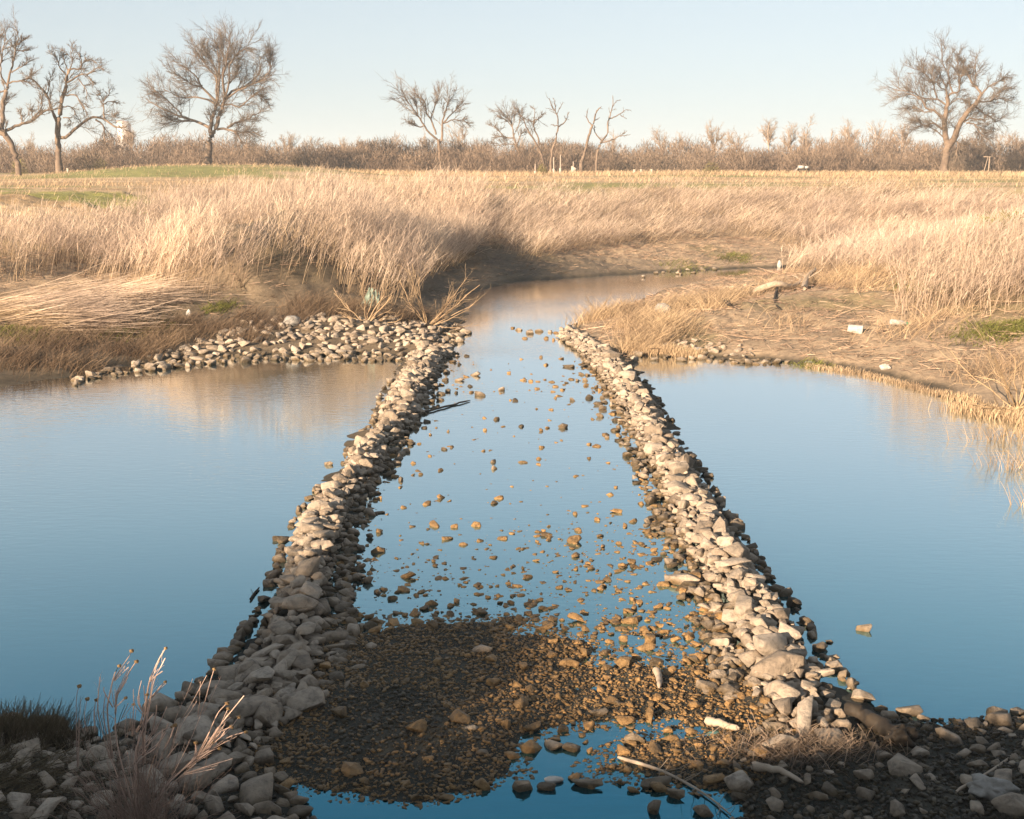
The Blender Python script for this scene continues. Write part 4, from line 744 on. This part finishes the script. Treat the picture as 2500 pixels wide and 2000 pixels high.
# little things at the meadow's far side
def stake(x, y, Y, hpx, lab, wpx=3, name='white_stake'):
    p = P(x, y, Y); g = float(H(p[0], Y)); k = 1 / ppd(Y); top = g + max(.45, hpx * k); o = empty(name, (p[0], Y, g), label=lab, cat='stake')
    part('post', M_cream, o, lambda A: box(A, (0, 0, (top - g) / 2), (wpx * k, .06, top - g)), loc=(0, 0, 0)); part('cap', M_cream, o, lambda A: box(A, (0, 0, top - g + .03), (wpx * k * 1.25, .1, .06)))
stake(142, 352, 140, 5, 'small white marker stake in front of the gnarled tree', 4); stake(1064, 367, 120, 5, 'small white stake in the meadow left of the centre trees', 3); stake(1851, 367, 170, 4, 'tiny white stake at the meadow edge right of centre', 3)
for (x, lab) in [(1336, 'left of three little white stakes in front of the scrub'), (1350, 'middle of three little white stakes in front of the scrub'), (1372, 'right of three little white stakes in front of the scrub')]: stake(x, 358, 180, 9, lab, 5)
def standpipe(x, ytop, lab, knob=0):
    p = P(x, ytop, 185); g = float(H(p[0], 185)); h = p[2] - g; o = empty('white_standpipe', (p[0], 185, g), label=lab, cat='standpipe')
    def f(A):
        V, F = tube_arrays(np.array([[[0, 0, 0], [0, 0, h * .3], [0, 0, h * .33], [0, 0, h]]]), np.array([[.22, .18, .07, .06]]), 10); A.add(V, F)
    part('pipe', M_cream, o, f, True)
    if knob:
        def f2(A): V, F = RK[3]; A.add(V * 1.3 + np.array([0, -.2, h * .35]), F)
        part('tank', M_cream, o, f2, True)
standpipe(1166, 331, 'left of the white standpipes among the centre trees'); standpipe(1180, 326, 'tallest white standpipe among the centre trees'); standpipe(1207, 340, 'white standpipe with a round tank among the centre trees', 1); standpipe(1127, 345, 'short white standpipe behind the dark leaning tree')
p = P(1689, 360, 188); g = float(H(p[0], 188)); tr_ = empty('small_trailer', (p[0], 188, g), label='small dark trailer with a white cover and a ramp on the right', cat='trailer')
part('body', M_darkwood, tr_, lambda A: box(A, (.2, 0, .55), (1.5, 1.2, .6))); part('cover', M_white, tr_, lambda A: (box(A, (-.2, 0, 1.05), (.8, 1.2, .42)), box(A, (.55, 0, 1.0), (.5, 1.2, .38))))
def rampf(A): V, F = tube_arrays(np.array([[[-1.5, 0, .1], [-.6, 0, .95]]]), np.array([[.1, .1]]), 4); A.add(V * np.array([1, 4, 1]), F)
part('ramp', M_sack, tr_, rampf)
for dx in (-.3, .7):
    def wf(A, dx=dx): V, F = tube_arrays(np.array([[[dx, -.65, .3], [dx, -.5, .3]]]), np.array([[.3, .3]]), 12); A.add(V, F)
    part('wheel', M_darktuft, tr_, wf)
p = P(2081, 365, 186); g = float(H(p[0], 186)); po = empty('post_frame', (p[0], 186, g), label='pale wooden T-shaped post frame at far right by the large tree', cat='post')
hh = P(2081, 331, 186)[2] - g
part('post', M_barkpale, po, lambda A: box(A, (0, 0, hh / 2), (.12, .12, hh))); part('crossbar', M_barkpale, po, lambda A: box(A, (-.15, 0, hh + .04), (1.5, .1, .09)))
def br(A): V, F = tube_arrays(np.array([[[-.75, 0, 0], [-.25, 0, hh]]]), np.array([[.05, .04]]), 5); A.add(V, F)
part('brace', M_barkpale, po, br)

def log(name, pix, r0, r1, lab, z=.1, m=M_drift, cat='driftwood', dz=0, Y=None, knots=2, seed=0):
    rg = np.random.default_rng(abs(hash(lab)) % 9999 if not seed else seed); q = []
    for j, c in enumerate(pix):
        p = W(c[0], c[1], z); 
        if Y: p = P(c[0], c[1], Y)
        else: p[2] = max(float(H(p[0], p[1])), 0) + r0 * (2.2 if 'driftwood_log' == name else 1) + dz * j
        q.append(p)
    n = 14; q = catmull(q, n); q += rg.normal(0, r1 * .2, (n, 3)); rd = np.linspace(r0, r1, n) * rg.uniform(.94, 1.06, n); rd[-1] *= .5; rd[0] *= .7
    A = Acc(); V, F = tube_arrays(q[None], rd[None], 8); A.add(V, F); e = q[::n - 1]
    for k, i0 in ((0, 0), (1, (n - 1) * 8)): A.add(np.zeros((0, 3)), np.array([[i0 + a - A.n + 0 for a in (0, 2, 4, 6)]]) + 0)
    if knots:
        par, pr = grow(q[None], rd[None], rg, knots, .22, .8, .15, min(r1 * .45, .03), 5, .3); V, F = tube_arrays(par, pr, 4); A.add(V, F)
    return tag(link(name, A.mesh(name), m), lab, cat)
K7 = lambda pts: [((1450 + a / 3.317) * .8624, (600 + b / 3.317) * .8624) for a, b in pts]
log('driftwood_log', K7([(1290,470),(1470,478),(1600,460),(1690,425)]), .13, .08, 'long grey driftwood log with a broken end on the right bank', .6, seed=1)
log('driftwood_log', K7([(900,432),(1060,438),(1220,425)]), .06, .05, 'thin pale driftwood pole left of the long grey log', .6, seed=2)
log('driftwood_log', K7([(1250,420),(1420,408),(1600,400)]), .07, .05, 'pale driftwood log lying above the long grey log', .7, seed=3)
log('driftwood_log', K7([(1035,545),(1110,612)]), .06, .05, 'short dark driftwood stick pointing down the right bank', .5, M_darkwood, seed=4)
log('driftwood_log', K7([(1060,495),(1125,450)]), .09, .06, 'short chunky pale driftwood piece on the right bank', .5, seed=5)
log('driftwood_log', K7([(195,437),(330,450)]), .045, .03, 'pale stick poking out of the brush on the point', .5, seed=6, dz=.1)
log('driftwood_log', K7([(1480,480),(1460,540),(1490,590)]), .06, .03, 'dark root stub below the long grey driftwood log', .6, M_darkwood, seed=7, knots=4)
log('driftwood_root', K7([(1700,440),(1720,380),(1790,350)]), .14, .07, 'pale upturned root at the right end of the long grey log', .8, seed=8, knots=5, dz=.22)
rg = np.random.default_rng(88)
for k in range(16):
    x0, y0 = rg.uniform(1380, 1640), rg.uniform(602, 668); l, an = rg.uniform(25, 80), rg.normal(0, .35)
    log('driftwood_stick', [(x0, y0), (x0 + l * .5, y0 + l * .25 * an), (x0 + l, y0 + l * .5 * an)], rg.uniform(.03, .07), .025, 'weathered driftwood stick in the tangle around the long grey log', .6, M_drift if rg.uniform() < .7 else M_darkwood, seed=200 + k, knots=1)['group'] = 'driftwood tangle on the right bank'
for k in range(10):
    x0, y0 = rg.uniform(470, 900), rg.uniform(622, 676); l, an = rg.uniform(25, 70), rg.normal(0, .5)
    log('driftwood_stick', [(x0, y0), (x0 + l * .5, y0 + l * .25 * an), (x0 + l, y0 + l * .5 * an)], rg.uniform(.025, .05), .02, 'weathered driftwood stick stranded above the stony apron', .9, M_drift if rg.uniform() < .6 else M_darkwood, seed=300 + k, knots=1)['group'] = 'driftwood above the stony apron'
log('driftwood_stick', K7([(700,670),(740,740)]), .04, .03, 'short dark stick leaning above the stony edge of the right bank', .3, M_darkwood, seed=9)
log('driftwood_stick', [(1380,1405),(1388,1420),(1388,1445)], .05, .025, 'bleached bent stick standing on the gravel bar', .1, seed=10, knots=0, dz=-.0)
fb = log('fallen_branch', [(1302,1580),(1340,1595),(1390,1610),(1440,1630),(1490,1660),(1540,1700)], .021, .008, 'long bleached fallen branch with a fine twiggy end', .1, seed=11, knots=26)
log('driftwood_stick', [(1485,1508),(1520,1517),(1555,1528)], .05, .03, 'split pale plank-like stick below the right row', .1, seed=12, knots=0)
log('driftwood_stick', [(1580,1615),(1640,1625),(1690,1645)], .05, .02, 'smooth tan branch lying below the mat of dead weeds', .1, seed=13, knots=2)
log('waterlogged_log', [(1790,1492),(1830,1515),(1870,1540),(1910,1562)], .075, .10, 'dark split log lying at the foot of the right row', .1, M_darkwood, seed=14, knots=0)
log('driftwood_stick', [(527,1265),(536,1252),(546,1240)], .02, .012, 'forked dark twig standing in the left pool beside the row', .0, M_darkwood, seed=16, knots=3)
log('driftwood_stick', [(890,872),(940,858),(990,845)], .03, .02, 'long thin dark stick floating at the inner side of the left row', .0, M_darkwood, seed=17, knots=0)
log('driftwood_stick', [(2015,1640),(2080,1600),(2140,1560)], .018, .012, 'long thin pale stick slanting across the right shore', .25, seed=18, knots=1)
log('driftwood_stick', [(632,1620),(680,1700),(720,1740)][:2], .012, .008, 'thin blue-grey rod lying on the left shore rocks', .4, M_sack, seed=19, knots=0)
# lumpy soft things
def lump(name, x, y, z, wpx, sxyz, m, lab, cat, seed, crease=.3, dz=0):
    p = W(x, y, z); p[2] = max(float(H(p[0], p[1])), 0) + dz; s = wpx / ppd(p[1]); bm = bmesh.new(); bmesh.ops.create_icosphere(bm, subdivisions=4, radius=.5); V = np.array([v.co[:] for v in bm.verts]); F = np.array([[v.index for v in f.verts] for f in bm.faces]); bm.free()
    n = fbm(V[:, 0] * 4 + seed, V[:, 1] * 4 + V[:, 2] * 3, seed, 4); n2 = np.abs(fbm(V[:, 0] * 7, V[:, 2] * 7 + V[:, 1] * 9, seed + 3, 3) - .44)
    V = V * (1 + crease * (n - .47) * 2 - crease * n2 * 1.3)[:, None] * np.array(sxyz) * s; o = link(name, mkmesh(name, V, [F]), m, None, p); o.rotation_euler[2] = seed * .7 % 1 - .5; o.location.z += sxyz[2] * s * .3; return tag(o, lab, cat)
lump('crumpled_sack', 2085, 1640, .25, 105, (1, .65, .55), M_sack, 'crumpled grey burlap sack among the rocks at lower right', 'sack', 3, .5)
lump('rotten_stump', 1895, 1565, .1, 70, (1.1, .7, .9), M_darkwood, 'dark rotten stump at the end of the split log', 'stump', 21, .8)
lump('plastic_bag', 1643, 520, 1.2, 14, (.7, .5, 1.4), M_white, 'upright white bag on the bank beyond the channel', 'bag', 4)
lump('white_stone', 1166, 1645, 0, 40, (1.1, .6, .35), M_white, 'flat bluish white stone at the lower edge of the puddle', 'stone', 5, .15)
lump('plastic_bag', 1440, 746, .05, 26, (1.2, .7, .4), M_greenp, 'bright green plastic bag at the waterline by the right row', 'bag', 6, .5)
lump('foam_scrap', 1467, 744, .05, 22, (1.2, .6, .35), M_white, 'white foam scrap right of the green plastic bag', 'litter', 7, .4)
lump('foam_scrap', 1706, 756, .15, 16, (1.3, .6, .3), M_white, 'small white scrap at the waterline of the right bank', 'litter', 8, .3)
lump('foam_scrap', 1864, 768, .25, 24, (1, .6, .6), M_white, 'white crumpled scrap half buried in straw by the right pool', 'litter', 9, .4)
lump('foam_scrap', 418, 1571, .35, 44, (1.2, .6, .35), M_white, 'pale flat scrap behind the dead weed bush', 'litter', 10, .2)
lump('foam_scrap', 397, 655, .9, 14, (.8, .6, 1.4), M_white, 'small pale scrap upright on the left bank', 'litter', 15, .3)
lump('concrete_chunk', 615, 670, .8, 34, (1.1, .8, .8), M_sack, 'grey concrete chunk beside a dark hollow on the left bank', 'concrete', 14, .15)
lump('concrete_chunk', 1395, 672, .4, 30, (1.2, .7, .8), M_sack, 'grey concrete chunk tilted in the brush on the point', 'concrete', 16, .15)
def lathe(prof, n=20):
    a = np.arange(n) * 2 * math.pi / n; V = np.array([[x, r * math.cos(t), r * math.sin(t)] for x, r in prof for t in a]); F = []
    for i in range(len(prof) - 1):
        for k in range(n): F.append([i * n + k, i * n + (k + 1) % n, (i + 1) * n + (k + 1) % n, (i + 1) * n + k])
    return V, np.array(F)
def lathe_thing(name, x, y, z, wpx, prof, rz, lab, cat, extra=None):
    p = W(x, y, z); g = float(H(p[0], p[1])); L_ = wpx / ppd(p[1]); o = empty(name, (p[0], p[1], g + L_ * .3), label=lab, cat=cat); o.rotation_euler = (0, .12, rz)
    part('body', M_white, o, lambda A: A.add(lathe(prof)[0] * L_, lathe(prof)[1]), True)
    if extra: part(extra[0], extra[2], o, lambda A: A.add(lathe(extra[1])[0] * L_, lathe(extra[1])[1]), True)
lathe_thing('white_bucket', 1800, 700, .6, 30, [(-.5, .001), (-.5, .27), (.42, .33), (.44, .36), (.5, .36), (.5, .31), (-.4, .25), (-.4, .001)], -.3, 'white plastic bucket lying on its side on the right bank', 'bucket', ('rim', [(.49, .35), (.52, .37), (.54, .35), (.52, .33), (.49, .35)], M_sack))
lathe_thing('white_bottle', 1893, 692, .7, 42, [(-.5, .001), (-.5, .12), (-.46, .14), (.15, .14), (.3, .06), (.38, .05), (.38, .001)], .15, 'long white plastic bottle lying right of the white bucket', 'bottle', ('cap', [(.38, .001), (.38, .065), (.46, .065), (.46, .001)], M_greenp))
# shredded sheet snagged on the left bank
rg = np.random.default_rng(51); p = W(775, 640, .9); g = float(H(p[0], p[1])); A = Acc(); nn = 16
q = np.zeros((nn, 5, 3))
for k in range(nn):
    t = np.linspace(0, 1, 5); q[k, :, 0] = rg.normal(0, .10) + (k / nn - .5) * .5 * (1 - t) + .12 * t; q[k, :, 1] = rg.normal(0, .08, 5); q[k, :, 2] = t * rg.uniform(.5, .8)
V, F, h = ribbon_arrays(q + np.array([p[0], p[1], g - .05]), np.broadcast_to(np.array([.10, .09, .08, .06, .03]), (nn, 5)), np.tile(np.array([1., .25, 0]), (nn, 1))); A.add(V, F, h)
tag(link('shredded_sheet', A.mesh('shredded_sheet'), M_teal), 'torn pale teal sheet snagged upright in brush on the left bank', 'sheet')
# uprooted dead bushes
def dead_bush(name, pix, z, n0, L_, lab, dirs, m=M_straw, seed=1, rad=.02):
    rg = np.random.default_rng(seed); c = W(*pix, z); c[2] = float(H(c[0], c[1])); o = empty(name, c, label=lab, cat='bush')
    d = np.array(dirs, float); D = d[rg.integers(len(d), size=n0)] + rg.normal(0, .25, (n0, 3)); D /= np.linalg.norm(D, axis=1)[:, None]; t = np.linspace(0, 1, 6)[None, :, None]
    L0 = L_ * rg.uniform(.6, 1.1, n0)[:, None, None]; Pp = D[:, None] * t * L0 + rg.normal(0, .03, (n0, 6, 3)); Pp[..., 2] += (t[..., 0] ** 2) * L0[..., 0] * .2; Rd = np.broadcast_to(np.linspace(rad, rad * .4, 6), (n0, 6))
    A = Acc(); V, F = tube_arrays(Pp, Rd, 5); A.add(V, F, np.zeros(len(V))); me = A.mesh('branches', True); link('branches', me, m, o)
    A = Acc(); par, pr = grow(Pp, np.array(Rd), rg, 5, .45, .5, .1, rad * .6, 5, .3); V, F = tube_arrays(par, pr, 3); A.add(V, F, np.full(len(V), .6)); par, pr = grow(par, pr, rg, 3, .5, .5, .1, rad * .4, 4, .3); V, F = tube_arrays(par, pr, 3); A.add(V, F, np.ones(len(V)))
    link('twigs', A.mesh('twigs', True), m, o)
dead_bush('dead_bush', (900,672), .5, 16, 2.0, 'uprooted dead bush with branches reaching right over the channel mouth', [(.9, -.1, .45), (.7, 0, .8), (1, 0, .15), (-.4, 0, .7)], seed=2)
dead_bush('dead_bush', (770,662), .8, 12, 1.3, 'tangled dead bush under the torn teal sheet', [(.5, 0, .6), (-.6, 0, .5), (0, 0, 1), (.9, 0, .2)], seed=3, rad=.025)
dead_bush('dead_bush', (2145,830), .5, 14, 1.8, 'heap of dead branches at the right edge above the reed stubble', [(.8, -.1, .6), (.9, 0, .2), (.2, 0, .6), (-.5, -.2, .2)], seed=4)
dead_bush('dead_bush', (1260,640), .5, 8, 1.0, 'small wiry dead bush at the tip of the point', [(.3, 0, .8), (-.6, 0, .7), (.8, 0, .6)], seed=5, rad=.014)
# foreground weed
K6 = lambda a, b: ((150 + a / 3.834) * .8624, (1550 + b / 3.834) * .8624)
YB = 9.95; wb = P(*K6(730, 1800), YB); wz = float(H(wb[0], wb[1])); weed = empty('dead_weed_bush', (wb[0], wb[1], wz), label='tall dead weed bush with sunlit pinkish stems at lower left', cat='bush')
stems = [(7,[(690,1750),(690,1400),(690,1240),(690,1100),(740,950),(790,830),(860,740)]),(6,[(700,1210),(780,1130),(880,1060),(960,920),(1000,830)]),(5,[(700,1150),(760,1080),(860,980),(940,900),(1035,860)]),(6,[(700,1740),(640,1500),(560,1200),(510,950),(505,740),(530,640),(600,590)]),
 (6,[(505,740),(520,560),(560,490),(640,340),(700,250)]),(6,[(480,1150),(440,850),(430,680),(460,520),(500,360),(540,290)]),(4,[(490,420),(560,310),(640,190),(655,150)]),(4,[(480,680),(430,590),(395,520),(400,490)]),(7,[(770,1200),(760,900),(780,760),(800,600),(820,440),(870,320),(940,180),(975,125)]),
 (4,[(770,740),(720,640),(725,540),(750,430)]),(5,[(815,610),(880,540),(930,480),(970,440)]),(4,[(830,440),(880,390),(950,340)]),(4,[(670,940),(670,800),(675,650)]),(5,[(700,900),(740,820),(770,700),(800,560)]),(5,[(840,930),(870,820),(890,700),(890,660)]),(6,[(890,1250),(960,1080),(1020,960),(1060,845)]),
 (7,[(800,1740),(960,1440),(1150,1250),(1260,1150),(1380,1080),(1420,1010)]),(5,[(1260,1150),(1340,1000),(1400,880),(1460,740),(1550,640)]),(5,[(1320,1090),(1420,960),(1500,830),(1620,680),(1710,570)]),(4,[(1350,1080),(1440,1000),(1560,900),(1660,770)]),(5,[(1240,1170),(1400,1080),(1560,960),(1725,910)]),(4,[(1400,1010),(1470,900),(1500,820),(1560,690)]),
 (4,[(1370,1060),(1440,940),(1500,900),(1590,860)]),(4,[(1300,750),(1350,600),(1390,450),(1430,320)]),(3,[(1000,1150),(1100,850),(1220,640),(1360,380)]),(3,[(1050,1300),(1200,1000),(1300,760)]),(3,[(150,1230),(140,900),(140,600),(165,480)]),(3,[(230,900),(215,760),(240,600)]),(3,[(310,900),(305,720),(325,610)]),(3,[(560,790),(600,700),(625,640)]),(3,[(600,960),(595,860),(610,760)]),
 (4,[(1180,1240),(1380,1100),(1480,1060)]),(4,[(1200,1210),(1250,1120),(1255,1010)]),(3,[(1150,1300),(1400,1220),(1600,1160)])]
A = Acc(); rg = np.random.default_rng(61); ends = []
for r, pp in stems:
    dy = rg.uniform(-.25, .25); q = catmull([P(*K6(a, b), YB + dy * min(1, (1750 - b) / 900)) for a, b in pp], 12); rd = np.linspace(r, r * .6, 12) * .0014; V, F = tube_arrays(q[None] - np.array([wb[0], wb[1], wz]), rd[None], 6); A.add(V, F, np.linspace(.4, 1, 12).repeat(6)); ends.append(q[-1])
    for _c in range(2):
        q2 = q + (rg.normal(0, .05, 3) * np.array([1, 1.5, .3]))[None] * np.linspace(.3, 1.6, 12)[:, None] - np.array([wb[0], wb[1], wz]); cut = int(rg.integers(7, 12)); q2 = resample(q2[:cut], 12); V, F = tube_arrays(q2[None], (rd * .7)[None], 5); A.add(V, F, np.linspace(.4, 1, 12).repeat(5))
        pc, rc = grow(q2[None], (rd * .7)[None], rg, 5, .16, .5, .2, .0016, 5, .4); V, F = tube_arrays(pc, rc, 4); A.add(V, F, np.full(len(V), .9))
link('stems', A.mesh('stems', True), M_weed, weed)
A = Acc(); n = 210; a = rg.uniform(0, 6.28, n); ln = np.abs(rg.normal(.55, .35, n)); base_ = np.column_stack([wb[0] + rg.normal(0, .12, n), wb[1] + rg.normal(0, .10, n), np.full(n, wz - .05)])
L_ = rg.uniform(.35, 1.0, n) * 1.05; Dd = np.stack([np.sin(ln) * np.cos(a), np.sin(ln) * np.sin(a) * .7, np.cos(ln)], 1); t = np.linspace(0, 1, 7)[None, :, None]; Pp = base_[:, None] + Dd[:, None] * t * L_[:, None, None] + rg.normal(0, .008, (n, 7, 3)) - np.array([wb[0], wb[1], wz])
Rd = np.broadcast_to(np.linspace(.0042, .0018, 7), (n, 7)); V, F = tube_arrays(Pp, Rd, 4); A.add(V, F, np.full(len(V), .15)); par, pr = grow(Pp[:120], np.array(Rd[:120]), rg, 3, .3, .5, .1, .002, 4, .4); V, F = tube_arrays(par, pr, 3); A.add(V, F, np.full(len(V), .25))
link('undergrowth', A.mesh('undergrowth', True), M_weed, weed)
V0, F0 = RK[2]; wv = np.array([wb[0], wb[1], wz])
for e in ends[:1] + ends[1:]:
    if rg.uniform() < .7:
        link('seed_head', mkmesh('seed_head', V0 * rg.uniform(.03, .045) * np.array([1, 1, 1.5]), [F0]), M_seed, weed, e - wv)
hz, ht, hb, hn, hl = mat('haze_air'); hn.remove(hb); pv = hn.new('ShaderNodeVolumePrincipled'); pv.inputs['Color'].default_value = (.78, .90, 1.0, 1); pv.inputs['Density'].default_value = .00038; pv.inputs['Anisotropy'].default_value = 0
hl.new(pv.outputs[0], hn['Material Output'].inputs['Volume']); A = Acc(); box(A, (0, 1450, 33), (5300, 3600, 72)); tag(link('haze', A.mesh('haze', smooth=False), hz), 'thin pale haze in the air over the meadow', 'haze', None, 'stuff')
print('done objects', len(bpy.data.objects))
